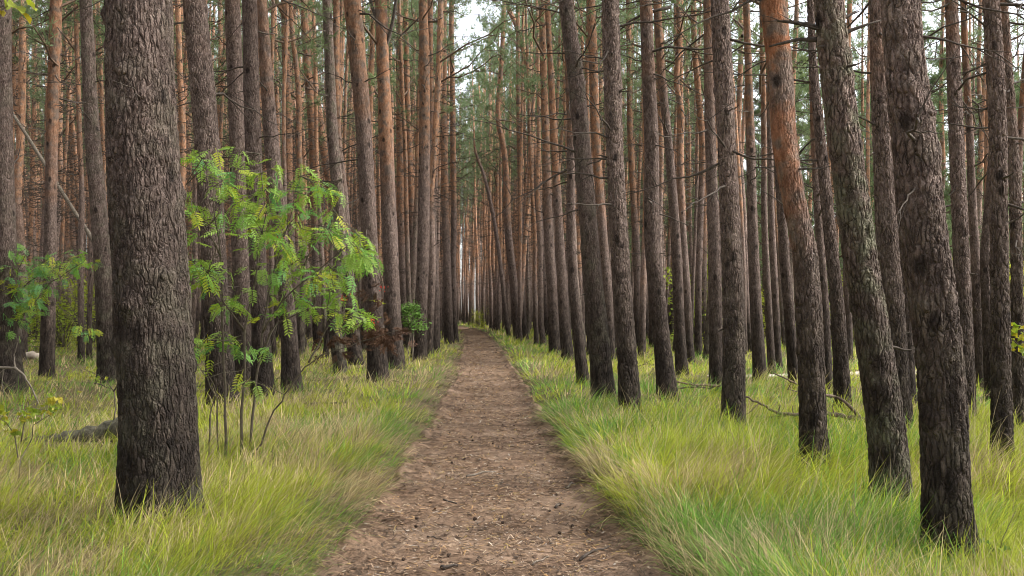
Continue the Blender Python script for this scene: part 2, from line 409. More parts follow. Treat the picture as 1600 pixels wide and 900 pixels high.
# ------------------------------------------------------------------ pine parts shared by many trees
HC = 8.2      # height where the live crown begins
def make_crown(name, seed, zlo=HC, zhi=19.0, spread=2.1, nl=15, tufts=6, droop=0.0, size=1.0):
    rnd = random.Random(seed); b = MB(); tv = []; tf = []
    for i in range(nl):
        u = (i + rnd.random()) / nl; z = zlo + (zhi - zlo) * u ** 0.9
        a = i * 2.4 + rnd.uniform(-.6, .6)
        L = spread * (0.55 + 0.65 * rnd.random()) * (1.15 - 0.85 * u) + 0.25
        el = R(rnd.uniform(0, 25) + 45 * u - droop)
        d = np.array([math.cos(a) * math.cos(el), math.sin(a) * math.cos(el), math.sin(el)])
        p0 = np.array([0, 0, z]); p1 = p0 + d * L + np.array([0, 0, 0.12 * L])
        pts = wavy(p0, p1, 6, 0.06, rnd)
        r0 = 0.010 + 0.010 * L * (1 - u * .5)
        b.tube(pts, [r0 * (1 - 0.15 * k) for k in range(6)], 4, 0, False)
        for s in range(5):
            k = 2 + int(s * 0.8); q0 = pts[min(k, 5)]
            sd = d + np.array([rnd.gauss(0, .75), rnd.gauss(0, .75), rnd.gauss(.1, .4)]); sd /= np.linalg.norm(sd)
            q1 = q0 + sd * L * rnd.uniform(.25, .5)
            b.tube([q0, (q0 + q1) / 2 + np.array([0, 0, .03]), q1], [r0 * .4, r0 * .3, .004], 3, 0, False)
            for t in range(tufts):
                c = q0 + (q1 - q0) * rnd.uniform(.35, 1.1) + np.array([rnd.gauss(0, .10), rnd.gauss(0, .10), rnd.gauss(.03, .08)]) * L * .6
                ax = sd * .6 + np.array([rnd.gauss(0, .5), rnd.gauss(0, .5), rnd.gauss(.5, .4)]); ax /= np.linalg.norm(ax)
                for n in range(11):
                    v = ax * .55 + np.array([rnd.gauss(0, .6), rnd.gauss(0, .6), rnd.gauss(0, .6)]); v /= np.linalg.norm(v)
                    ln = rnd.uniform(.13, .25) * size; wv = np.cross(v, (rnd.random() - .5, rnd.random() - .5, rnd.random() - .5)); wv /= (np.linalg.norm(wv) + 1e-6)
                    wv *= 0.011 * size
                    o = len(tv); e = c + v * ln * .3
                    tv += [c, e + wv, c + v * ln, e - wv]; tf.append((o, o + 1, o + 2, o + 3))
    nd = MB(); nd.add(tv, tf)
    return nd.mesh(name, M_NEEDLE, False), b.mesh('limbs', M_LIMB)
def put_crown(pair, root):
    cr = link(bpy.data.objects.new('crown', pair[0]), root)
    lb = link(bpy.data.objects.new('limbs', pair[1]), cr); lb['kind'] = 'stuff'
    return cr, lb
CROWNS = [make_crown('crown', 100 + i) for i in range(5)]
YOUNG = [make_crown('young_crown', 150 + i, 1.2, 9.5, 2.5, 30, 8, 10, 1.25) for i in range(2)]

def branch_shape(b, p0, d, L, r0, rnd, sides=5, subs=3, mi=0):
    d = np.array(d, float); d /= np.linalg.norm(d)
    sag = np.array([0, 0, rnd.uniform(-.25, .15) * L])
    pts = wavy(p0, np.array(p0) + d * L + sag, 7, 0.045, rnd)
    b.tube(pts, [r0 * (1 - 0.13 * k) for k in range(7)], sides, mi, False)
    for s in range(subs):
        k = rnd.randint(2, 5); sd = d + np.array([rnd.gauss(0, .7) for _ in range(3)]); sd /= np.linalg.norm(sd)
        q = pts[k] + sd * L * rnd.uniform(.2, .5)
        b.tube(wavy(pts[k], q, 4, .06, rnd), [r0 * .5, r0 * .38, r0 * .28, r0 * .15], max(3, sides - 1), mi, False)
def make_dead(seed, L, r0, subs):
    rnd = random.Random(seed); b = MB(); branch_shape(b, (0, 0, 0), (1, 0, rnd.uniform(-.2, .3)), L, r0, rnd, 5, subs)
    return b.mesh('dead_branch', M_DEADWOOD)
DEAD_LONG = [make_dead(200 + i, 0.6 + 0.18 * i, 0.013 + 0.0012 * i, 2 + i % 3) for i in range(7)]
DEAD_STUB = [make_dead(220 + i, 0.07 + 0.05 * i, 0.017, 0) for i in range(4)]
def make_branchwork(seed, nb=52):
    rnd = random.Random(seed); b = MB()
    for i in range(nb):
        z = rnd.uniform(2.5, 11.0); a = rnd.uniform(0, 6.283); L = rnd.uniform(.35, 1.7) * (0.55 + z / 20)
        branch_shape(b, (0, 0, z), (math.cos(a), math.sin(a), rnd.uniform(-.25, .45)), L, .009 + .006 * L, rnd, 3, 4)
    return b.mesh('dead_branchwork', M_DEADWOOD)
WORKS = [make_branchwork(240 + i) for i in range(5)]

def hermite(zk, vk, z):
    zk = np.asarray(zk, float); vk = np.asarray(vk, float)
    s = np.gradient(vk, zk) if len(zk) > 2 else np.full(len(zk), (vk[-1] - vk[0]) / (zk[-1] - zk[0]))
    i = np.clip(np.searchsorted(zk, z) - 1, 0, len(zk) - 2)
    h = zk[i + 1] - zk[i]; t = np.clip((z - zk[i]) / h, 0, 1)
    return ((1 + 2 * t) * (1 - t) ** 2) * vk[i] + t * (1 - t) ** 2 * h * s[i] + t * t * (3 - 2 * t) * vk[i + 1] + t * t * (t - 1) * h * s[i + 1]

def trunk_mesh(zk, xk, yk, rk, ztop_fine, ds, sides, seed, mat):
    zf = np.concatenate([np.arange(-0.3, ztop_fine, ds), np.arange(ztop_fine, zk[-1] - 0.2, max(0.45, ds)), [zk[-1]]])
    cx_ = hermite(zk, xk, zf); cy_ = hermite(zk, yk, zf); rr = np.maximum(np.interp(zf, zk, rk), .02)
    A = np.linspace(0, 2 * np.pi, sides, endpoint=False)
    ZZ, AA = np.meshgrid(zf, A, indexing='ij')
    irr = 1 + 0.10 * (fbm(np.cos(AA) * 1.2 + ZZ * 0.9 + 50, np.sin(AA) * 1.2 + 9 + seed, seed, 3) - .5) \
            + 0.07 * (vnoise(np.cos(AA) * 2.5 + 20, np.sin(AA) * 2.5 + ZZ * 3.0, seed + 3) - .5)
    flare = 1 + 0.34 * np.exp(-np.clip(ZZ + .03, 0, 9) / .14) * (.25 + .75 * vnoise(np.cos(AA) * 1.7 + 7, np.sin(AA) * 1.7 + 7, seed + 9))
    knot = np.zeros_like(ZZ); rn = random.Random(seed)
    for _ in range(44):
        kz = rn.uniform(.8, max(zk[-1] - 4, 2)); ka = rn.uniform(0, 6.283); sz = rn.uniform(.03, .06)
        da = np.abs((AA - ka + np.pi) % (2 * np.pi) - np.pi) * rr[:, None]
        knot += np.exp(-((ZZ - kz) / sz) ** 2 - (da / sz) ** 2) * rn.uniform(.01, .028)
    rad = rr[:, None] * irr * flare + knot * (rr[:, None] / .15)
    V = np.stack([cx_[:, None] + rad * np.cos(AA), cy_[:, None] + rad * np.sin(AA), ZZ], -1).reshape(-1, 3)
    n = len(zf); i = np.arange(n - 1)[:, None] * sides; k = np.arange(sides)[None, :]; k2 = (k + 1) % sides
    Fq = np.stack([i + k, i + k2, i + sides + k2, i + sides + k], -1).reshape(-1, 4)
    return mesh_np('trunk', V, Fq, mat, True), zf, cx_, cy_, rr

# ------------------------------------------------------------------ the pines read off the photograph
# (label, orange-start m, brightness, lichen, options, [(pixel x, pixel y, pixel width) from the foot upwards])
T = []
def t(label, pts, o=None, b=None, l=None, nb=None): T.append((label, pts, o, b, l, nb))
t('thickest grey-barked pine trunk, standing alone before the rowan', [(252, 815, 124), (248, 700, 118), (244, 600, 115), (234, 450, 111), (219, 225, 106), (213, 0, 97)], 9, .80, .45, 2)
t('dark flaring pine trunk behind the bare grey fallen branch', [(10, 612, 54), (6, 530, 40), (6, 450, 34), (5, 225, 29), (6, 0, 25)], 7, 1, .3, 6)
t('pine trunk half hidden behind the flaring one by the grey fallen branch', [(25, 568, 30), (18, 480, 20), (15, 400, 16), (12, 225, 14), (11, 0, 12)], 6, 1, .2)
t('orange-topped slim pine rising from the green left-hand rowan bush', [(73, 590, 23), (78, 450, 19), (82, 225, 17), (83, 120, 17), (86, 0, 18)], 3.4, 1, 0, 7)
t('straight grey pine next to the thickest trunk, on its bushy side', [(168, 597, 30), (164, 450, 27), (155, 330, 25), (145, 225, 23), (132, 0, 18)], 8, 1.05, .5, 6)
t('pine with a blue paint mark on its trunk', [(137, 530, 18), (128, 450, 19), (123, 350, 17), (116, 225, 15), (111, 100, 16), (112, 0, 15)], 3.8, 1, 0, 5)
t('thin pine standing just behind the blue-marked pine', [(104, 519, 13), (101, 350, 12), (102, 225, 11), (99, 0, 9)], 4.2)
t('thin dark-footed pine between the rowan bush and the blue-marked pine', [(88, 522, 10), (89, 400, 9), (92, 225, 8), (95, 0, 7)], 5)
t('thin pine behind the left-hand rowan bush leaves', [(52, 512, 11), (47, 400, 10), (42, 225, 9), (40, 0, 8)], 6)
t('orange thin pine showing right behind the thickest trunk', [(279, 524, 11), (277, 225, 11), (268, 0, 11)], 3.2, 1.1)
t('orange slender pine between the thickest trunk and the broad dark trunk', [(300, 532, 14), (296, 350, 13), (291, 225, 13), (282, 0, 13)], 3.0, 1.1)
t('broad dark pine trunk rising straight behind the rowan stems', [(348, 637, 50), (341, 525, 39), (333, 375, 37), (323, 225, 38), (302, 0, 35)], 5.2, .9, .1, 5)
t('mauve-grey pine behind the rowan, second after the broad dark trunk', [(384, 602, 34), (380, 500, 30), (374, 375, 27), (370, 225, 25), (363, 0, 23)], 6.5, 1, 0, 5)
t('dark pine behind the rowan with its foot in leaves, third after the broad dark trunk', [(412, 620, 37), (407, 520, 28), (400, 375, 26), (395, 225, 25), (391, 0, 23)], 6.0, .9, 0, 5)
t('pine with stout bare foot beside the rowan, its upper trunk pale orange', [(456, 612, 33), (451, 515, 25), (440, 400, 23), (425, 225, 23), (410, 0, 15)], 4.6, 1.1, 0, 6)
t('pine behind the rowan forking into a Y near its top', [(476, 548, 15), (456, 400, 14), (450, 225, 13), (446, 60, 11), (444, 0, 9)], 4.0, 1.05, 0, 6)
t('slim straight orange pine behind the rowan next to the forked one', [(497, 540, 14), (493, 350, 14), (489, 225, 14), (479, 80, 12), (475, 0, 11)], 3.8, 1.05)
t('slim pine with a bowed orange trunk behind the rowan crown', [(511, 528, 15), (522, 400, 14), (519, 320, 13), (505, 225, 13), (491, 125, 13), (480, 0, 12)], 3.8, 1.05)
t('ash-grey bowed pine behind the rowan branch tips', [(533, 583, 22), (522, 500, 20), (530, 400, 19), (529, 320, 19), (520, 225, 18), (515, 100, 15), (511, 0, 14)], 8, 1, .7, 7)
t('dark-footed pine between the ash-grey pine and the row along the path', [(556, 569, 24), (549, 500, 20), (541, 400, 18), (535, 300, 16), (528, 225, 13), (526, 0, 10)], 4.2)
t('first pine of the path-side row on the rowan side, behind the withered leaves', [(591, 596, 34), (587, 520, 29), (581, 450, 27), (575, 330, 25), (570, 225, 24), (551, 0, 27)], 4.8, 1, 0, 6)
t('orange-topped pine with two dark forked boughs, second of the rowan-side path row', [(617, 575, 34), (614, 520, 28), (612, 450, 25), (608, 330, 23), (604, 225, 22), (598, 90, 19), (595, 0, 19)], 3.8, 1.05, 0, 5)
t('slim orange pine squeezed behind the forked-bough pine of the path row', [(637, 542, 17), (629, 400, 15), (626, 225, 14), (625, 100, 12), (625, 0, 10)], 3.2, 1.1)
t('straight pine behind the small green sapling by the path', [(655, 563, 25), (658, 480, 20), (661, 400, 19), (663, 225, 18), (663, 100, 16), (661, 0, 14)], 4.2, 1, 0, 8)
t('dark pine right after the one behind the small green sapling', [(679, 552, 18), (678, 430, 15), (675, 350, 13), (673, 225, 11), (672, 0, 9)], 6)
t('path-edge pine with straight orange upper stem, fifth of the rowan-side row', [(702, 537, 16), (699, 440, 13), (696, 350, 12), (694, 225, 11), (693, 0, 9)], 4.2, 1.05, 0, 10)
t('thin pine last of the rowan-side path row before the bend', [(712, 533, 10), (708, 430, 9), (709, 350, 9), (708, 225, 9), (705, 0, 7)], 5)
t('thin leaning pine just behind the gap in the rowan-side path row', [(645, 540, 11), (643, 300, 10), (639, 225, 9), (634, 0, 8)], 3.6)
t('crook-stemmed orange pine on the far bank where the path bends', [(811, 531, 15), (803, 450, 13), (793, 350, 11), (786, 225, 9), (779, 190, 8), (783, 110, 7), (788, 0, 6)], 5.0, 1.05, 0, 9)
t('very thin slanting pine before the bend of the path', [(796, 527, 7), (785, 440, 7), (773, 350, 6), (755, 270, 5), (742, 232, 4)], 8)
t('thin upright pine beside the crook-stemmed one', [(822, 531, 9), (815, 430, 8), (813, 300, 8), (810, 150, 7), (809, 0, 6)], 5)
t('long slanting pine arching over towards the path bend', [(857, 527, 12), (851, 450, 11), (845, 375, 11), (833, 225, 11), (824, 110, 10), (811, 50, 9), (790, 0, 8)], 7, 1.1, 0, 6)
t('dark-footed pink-barked pine, sixth of the grassy-bank row', [(868, 551, 20), (863, 450, 17), (859, 400, 16), (853, 225, 12), (849, 100, 11), (847, 0, 10)], 4.2, 1.05, 0, 8)
t('orange-stemmed pine, fifth of the grassy-bank row', [(887, 563, 20), (880, 470, 17), (872, 330, 13), (866, 225, 12), (860, 100, 9), (855, 0, 8)], 3.6, 1.05, 0, 8)
t('brown pine half hidden behind the bowed grey trunk of the bank row', [(911, 600, 20), (903, 520, 17), (896, 450, 15), (893, 400, 14), (892, 225, 13), (888, 100, 11), (886, 0, 10)], 4, 1.0, 0, 7)
t('bowed grey pine trunk, second of the grassy-bank row', [(943, 623, 39), (937, 550, 34), (927, 450, 31), (919, 350, 28), (909, 225, 27), (897, 100, 26), (884, 0, 22)], 7, 1.0, .5, 7)
t('orange slim pine seen between the bowed grey trunk and its neighbour', [(954, 562, 17), (949, 450, 15), (945, 400, 14), (932, 225, 14), (927, 100, 14), (923, 0, 13)], 3.2, 1.1, 0, 5)
t('straight mauve-grey pine, first of the grassy-bank row at the path edge', [(986, 656, 37), (980, 560, 30), (971, 430, 28), (961, 225, 26), (957, 100, 27), (954, 0, 26)], 6.5, 1.05, .1, 9)
t('thin pine just behind the first trunk of the grassy-bank row', [(998, 546, 12), (995, 400, 12), (989, 300, 10), (985, 225, 9), (983, 100, 8), (982, 0, 8)], 4)
t('knotty pink-grey pine with a long bare bough across it', [(1043, 623, 33), (1034, 530, 26), (1025, 440, 25), (1021, 400, 25), (1018, 225, 23), (1012, 100, 20), (1008, 0, 19)], 4.2, 1.08, 0, 9)
t('dark leaning pine next to the knotty pink-grey one', [(1066, 586, 20), (1061, 500, 17), (1057, 400, 16), (1044, 225, 13), (1034, 125, 13), (1027, 0, 12)], 5, .9, 0, 7)
t('pine with wriggling orange upper stem behind the dark leaning one', [(1079, 568, 15), (1072, 450, 13), (1066, 350, 11), (1063, 225, 10), (1065, 180, 10), (1058, 130, 9), (1062, 60, 9), (1060, 0, 8)], 3.2, 1.1, 0, 6)
t('slender dark pine against the bright shrubs', [(1091, 556, 13), (1091, 450, 10), (1095, 330, 10), (1098, 225, 10), (1092, 150, 10), (1085, 75, 9), (1083, 0, 9)], 4.2, 1.0, 0, 7)
t('pink-brown pine close behind the straight pale-grey trunk', [(1119, 613, 23), (1118, 500, 21), (1117, 400, 20), (1111, 225, 17), (1108, 100, 15), (1106, 0, 13)], 4.2, 1.1, 0, 5)
t('straight pale-grey pine standing forward in the grass', [(1145, 671, 38), (1147, 550, 34), (1145, 400, 32), (1137, 225, 28), (1130, 100, 29), (1125, 0, 28)], 6, 1.12, .15, 6)
t('slim pine after the straight pale-grey trunk, beside the sand strip', [(1188, 594, 22), (1182, 480, 18), (1178, 400, 17), (1172, 225, 14), (1168, 100, 11), (1165, 0, 10)], 4, 1.05, 0, 7)
t('thin pine rising beyond the sand strip, first of a pair', [(1207, 585, 13), (1199, 450, 11), (1194, 350, 10), (1193, 225, 9), (1190, 0, 7)], 4)
t('thin pine rising beyond the sand strip, second of a pair', [(1217, 578, 12), (1210, 450, 11), (1205, 350, 10), (1203, 225, 9), (1200, 0, 8)], 5)
t('dark pine partly covered by the rust-orange trunk', [(1241, 609, 17), (1233, 500, 16), (1226, 420, 16), (1220, 320, 14), (1214, 225, 13), (1206, 80, 12), (1204, 0, 12)], 6, .9, 0, 5)
t('rust-orange patched pine trunk curving above its dark foot', [(1272, 739, 45), (1269, 650, 40), (1266, 560, 39), (1261, 450, 38), (1257, 400, 37), (1240, 310, 36), (1227, 225, 38), (1219, 100, 38), (1209, 0, 40)], 1.5, 1.1, .1, 3)
t('dark slanting pine between the rust-orange and the mossy leaning trunks', [(1318, 656, 28), (1313, 550, 23), (1307, 450, 20), (1302, 400, 19), (1292, 300, 18), (1282, 200, 15), (1272, 100, 12), (1267, 0, 10)], 6, .9, 0, 5)
t('thin orange-stemmed pine hidden low behind the rust-orange trunk', [(1293, 613, 18), (1288, 450, 14), (1280, 350, 12), (1272, 225, 10), (1268, 120, 9), (1266, 0, 8)], 3.2, 1.0, 0, 7)
t('olive mossy pine trunk leaning over, with bare boughs at its top', [(1393, 801, 61), (1389, 700, 57), (1377, 600, 54), (1365, 525, 52), (1354, 450, 50), (1345, 400, 50), (1331, 300, 49), (1320, 225, 48), (1304, 100, 45), (1292, 0, 42)], 9, 1.05, 1.0, 4)
t('pink-brown pine squeezed between the mossy leaning trunk and the big dark one', [(1409, 690, 38), (1402, 580, 35), (1393, 470, 33), (1386, 400, 32), (1377, 225, 29), (1371, 100, 26), (1368, 0, 23)], 3.8, 1.0, .1, 5)
t('dark slim pine peeping out behind the big dark trunk', [(1421, 636, 22), (1413, 450, 18), (1405, 300, 16), (1398, 100, 14), (1395, 0, 12)], 6, .9)
t('big dark pine trunk with ragged flaking bark over shaggy straw grass', [(1485, 878, 78), (1477, 750, 70), (1469, 600, 69), (1452, 450, 68), (1441, 370, 68), (1428, 225, 64), (1414, 100, 58), (1407, 0, 55)], 3.2, 1.05, .25, 3)
t('straight brown pine just beyond the big dark trunk', [(1510, 669, 29), (1507, 550, 26), (1504, 400, 24), (1498, 225, 22), (1493, 100, 20), (1489, 0, 19)], 4.2, 1.05, 0, 7)
t('reddish bare pine with a low fork next to the straight brown one', [(1531, 607, 18), (1530, 500, 16), (1526, 400, 14), (1520, 300, 12), (1515, 200, 11), (1508, 100, 10), (1503, 0, 9)], 3.8, 1.05, 0, 7)
t('knot-ringed pine standing apart in the grass beyond the big dark trunk', [(1566, 731, 33), (1566, 600, 29), (1564, 400, 26), (1560, 225, 25), (1553, 100, 25), (1546, 0, 24)], 3.6, 1.0, .1, 6)
t('dim pine directly behind the knot-ringed one', [(1548, 626, 18), (1543, 500, 16), (1538, 400, 15), (1545, 300, 13), (1552, 150, 11), (1556, 0, 9)], 4, 1.0)
t('grey pine past the knot-ringed one with an orange upper stem', [(1590, 690, 23), (1588, 560, 19), (1586, 450, 17), (1579, 225, 15), (1572, 100, 13), (1568, 0, 11)], 3.2, 1.1, .2, 5)
t('thin slanting pine at the far end of the stand past the knot-ringed one', [(1583, 590, 12), (1588, 400, 12), (1593, 250, 11), (1603, 120, 10), (1612, 0, 9)], 3.8, 1.0, 0, 6)

tree_xy = []
first_trunk = None
SPECIAL = {}
for idx, (label, pts, o0, br, li, nb) in enumerate(T):
    rnd = random.Random(500 + idx)
    bx, d, bz = ground_px(pts[0][0], pts[0][1])
    zk = []; xk = []; rk = []
    for (px, py_, pw) in pts:
        X, _, Z = at(px, py_, d); zk.append(Z - bz); xk.append(X - bx); rk.append(pw / F * d / 2)
    zk[0] = 0.0
    zk = [-0.4] + zk; xk = [xk[0] - (xk[1] - xk[0]) * 0.3] + xk; rk = [rk[0] * 1.05] + rk
    zt, xt, rt = zk[-1], xk[-1], rk[-1]
    sl = (xk[-1] - xk[-2]) / (zk[-1] - zk[-2]); sl = max(-.12, min(.12, sl))
    if pts[-1][1] > 100: top = zt + 1.0                     # the thin slanting pine ends inside the picture
    else: top = max(zt + 6.5, rnd.uniform(17.2, 20.5))
    z1 = zt + (top - zt) * .25; z2 = zt + (top - zt) * .5
    zk += [z1, z2, top]; xk += [xt + sl * (z1 - zt) * .8, xt + sl * (z1 - zt) * 1.15, xt + sl * (z1 - zt) * 1.15]
    rk += [rt * .84, rt * .6, .03]
    yk = [0.05 * math.sin(z * .55 + idx) * min(1, max(z, 0) / 2) for z in zk]
    px_m = d / F * 1.56                                      # one pixel of the render, in metres at the tree
    rm = sum(rk[1:4]) / 3
    near = d < 13.5
    if near: sides = int(max(40, min(170, 2 * math.pi * rm / (px_m * 1.5)))); ds = px_m * 1.6
    else: sides = int(max(14, min(36, 2 * math.pi * rm / (px_m * 2.0)))); ds = max(.07, px_m * 3.0)
    me, zf, cxs, cys, rs = trunk_mesh(zk, xk, yk, rk, min(CAMH + HY / F * d + .3, top - .5), ds, sides, idx + 1, M_BARK_NEAR if near else M_BARK)
    root = empty('pine_tree', (bx, d, bz)); tag(root, label, 'pine tree', 'tall pines of the stand')
    tr = link(bpy.data.objects.new('trunk', me), root)
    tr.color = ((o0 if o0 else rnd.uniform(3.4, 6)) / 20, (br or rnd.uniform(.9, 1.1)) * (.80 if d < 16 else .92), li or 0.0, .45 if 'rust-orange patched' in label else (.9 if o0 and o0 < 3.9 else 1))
    tree_xy.append((bx, d))
    SPECIAL[idx] = (root, d, bx, bz, zf, cxs, cys, rs)
    if top > 12:
        cr, _ = put_crown(rnd.choice(CROWNS), root)
        cr.location = (cxs[-1], cys[-1], top - 19.3); cr.rotation_euler = (0, 0, rnd.uniform(0, 6.28))
        s = rnd.uniform(.9, 1.1); cr.scale = (s, s, 1)
    n = nb if nb is not None else rnd.randint(3, 7)
    zv = min(CAMH + HY / F * d, 10.5)
    for k in range(int(n * 2.2)):
        stub = rnd.random() < .40
        lo = .9 if stub else max(1.9, .42 * zv)
        z = lo + (zv * 1.06 - lo) * rnd.random() ** .75 if zv > lo else zv
        i = int(np.searchsorted(zf, z)); i = min(i, len(zf) - 1); a = rnd.uniform(0, 6.283)
        db = link(bpy.data.objects.new('dead_branch', rnd.choice(DEAD_STUB if stub else DEAD_LONG)), root)
        db.location = (cxs[i] + math.cos(a) * rs[i] * .85, cys[i] + math.sin(a) * rs[i] * .85, zf[i])
        db.rotation_euler = (rnd.uniform(-.4, .4), rnd.uniform(-.5, .35), a)
        s = rnd.uniform(.6, 1.0) * (1.0 if stub else min(1.15, .45 + d / 22)); db.scale = (s, s, s)

# the forked boughs and the long bare bough that stand out in the photograph
def bough(idx, pxpts, r0, r1, mat=M_DEADWOOD, off=0.0):
    root, d, bx, bz = SPECIAL[idx][:4]; b = MB(); P = []
    for (px, py_) in pxpts:
        X, Y, Z = at(px, py_, d); P.append((X - bx, -.02 - off * len(P), Z - bz))
    n = len(P); b.tube(P, [r0 + (r1 - r0) * i / (n - 1) for i in range(n)], 7)
    ob = link(bpy.data.objects.new('bough', b.mesh('bough', mat)), root); ob.color = (.15, 1, 0, 1)
LI = {t_[0]: i for i, t_ in enumerate(T)}
def find(s): return next(i for l, i in LI.items() if s in l)
q = find('two dark forked boughs')
bough(q, [(600, 92), (604, 70), (609, 55), (615, 30), (619, 0), (624, -40)], .055, .035)
bough(q, [(597, 55), (590, 35), (583, 15), (577, -8), (570, -40)], .05, .025)
q = find('forking into a Y')
bough(q, [(447, 30), (438, 12), (428, -4), (415, -30)], .09, .06, M_BARK); bough(q, [(448, 30), (457, 22), (466, 6), (474, -20)], .08, .05, M_BARK)
q = find('long bare bough')
bough(q, [(968, 48), (985, 33), (1003, 24), (1025, 17), (1048, 12)], .012, .03)
q = find('bare boughs at its top')
bough(q, [(1283, 47), (1260, 40), (1240, 37), (1213, 34)], .022, .006); bough(q, [(1275, 63), (1245, 63), (1215, 70), (1200, 74)], .018, .005)
bough(q, [(1306, 181), (1302, 170), (1298, 164)], .02, .012)
bough(q, [(1303, 60), (1330, 48), (1352, 40), (1375, 33)], .018, .005)
q = find('low fork')
bough(q, [(1529, 485), (1520, 480), (1527, 455), (1531, 440), (1529, 425)], .05, .03, M_BARK)
q = find('blue paint mark')
root, d, bx, bz, zf, cxs, cys, rs = SPECIAL[q]
z = CAMH + (HY - 469) / F * d - bz; i = int(np.searchsorted(zf, z)); b = MB(); v = []; f = []
for r_ in range(3):
    for k in range(9):
        an = R(-90 + (k - 4) * (9 + 1.5 * math.sin(r_ * 2 + k))); rr_ = rs[i] * 1.06 + .006
        v.append((cxs[i] + rr_ * math.cos(an), cys[i] + rr_ * math.sin(an), z + (r_ - 1) * .055 + .012 * math.sin(k * 2.1)))
for r_ in range(2):
    for k in range(8): f.append((r_ * 9 + k, r_ * 9 + k + 1, r_ * 9 + k + 10, r_ * 9 + k + 9))
b.add(v, f); pm = link(bpy.data.objects.new('paint_mark', b.mesh('paint_mark', M_BLUE)), root); pm['label'] = 'blue paint blaze on the bark'

# ------------------------------------------------------------------ ranks of pines farther back
def far_trunk(seed, H=19.2):
    rnd = random.Random(seed); zk = np.array([-.4, 0, 1, 2.5, 4.5, 6.5, 8.5, 10.5, 14, H])
    a1, a2 = rnd.uniform(-.22, .22), rnd.uniform(-.12, .12)
    xk = [a1 * math.sin(math.pi * min(max(z, 0), 10.5) / 10.5) + .06 * math.sin(z * 1.1 + seed) * (0 < z < 10) for z in zk]
    yk = [a2 * math.sin(math.pi * min(max(z, 0), 10.5) / 10.5) for z in zk]
    rk = [.165, .155, .130, .122, .114, .106, .098, .088, .065, .022]
    return trunk_mesh(zk, np.array(xk), np.array(yk), np.array(rk), 11.0, .35, 12, seed, M_BARK)[0]
FAR = [far_trunk(300 + i) for i in range(6)]
cand = []
for gxi in np.arange(-80, 40, 1.8):
    for gyi in np.arange(-26, 150, 1.95):
        x = gxi + path_c(max(gyi, 0)) * .9 + random.uniform(-.75, .75); y = gyi + random.uniform(-.95, .95)
        if y < 100 and path_t(np.array([x]), np.array([y]))[0] < .75: continue
        inview = y > 1 and abs(x) < .575 * y + .4
        if inview and y < (23 if x < 0 else 25): continue
        if not inview and y > 0 and abs(x) < .575 * y + 1.2: continue
        if not inview and (abs(x) > 30 or y < -16): continue
        if not inview and x > .575 * max(y, 0) + 3.0 and random.random() < .5: continue
        if not inview and random.random() < .12: continue
        if x * x + y * y < 12: continue
        edge = 7.0 + .09 * max(y - 15, 0)
        if x > edge and (y > 17 or x > 16):
            if random.random() > (.34 if y < 55 else .2): continue
        if y > 70 and random.random() < .38: continue
        if any((x - a) ** 2 + (y - c) ** 2 < 1.3 ** 2 for a, c in tree_xy): continue
        if abs(x) > 60 and y < 60: continue
        cand.append((inview, y, x))
inv = sorted([c for c in cand if c[0]], key=lambda c: c[1])
indiv = inv[:300 - len(T) - 2]; rest = inv[len(indiv):] + [c for c in cand if not c[0]]
for k, (_, y, x) in enumerate(indiv):
    rnd = random.Random(900 + k); z = gz1(x, y)
    root = empty('pine_tree', (x, y, z), rnd.uniform(0, 6.28)); root.rotation_euler[0] = R(rnd.gauss(0, 1.5)); root.rotation_euler[1] = R(rnd.gauss(0, 1.5))
    s = rnd.uniform(.5, 1.05); root.scale = (s, s, rnd.uniform(.92, 1.08) * (1 + max(0, y - 40) * .004))
    left = x < path_c(y)
    tag(root, 'slender pine in the far ranks behind, on the rowan side of the path' if left else 'slender pine in the far ranks behind, on the grassy-bank side of the path', 'pine tree', 'far ranks of pines')
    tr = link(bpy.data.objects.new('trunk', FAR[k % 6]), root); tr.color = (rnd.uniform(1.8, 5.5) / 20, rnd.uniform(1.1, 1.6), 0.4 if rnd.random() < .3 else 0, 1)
    if k < 6 or rnd.random() < .62: cr, lb = put_crown(CROWNS[(k * 3) % 5], root)
    dw = link(bpy.data.objects.new('dead_branchwork', WORKS[(k * 2) % 5]), root); dw['kind'] = 'stuff'
    if k < 6: SPECIAL['far%d' % k] = (tr, cr, lb, dw)

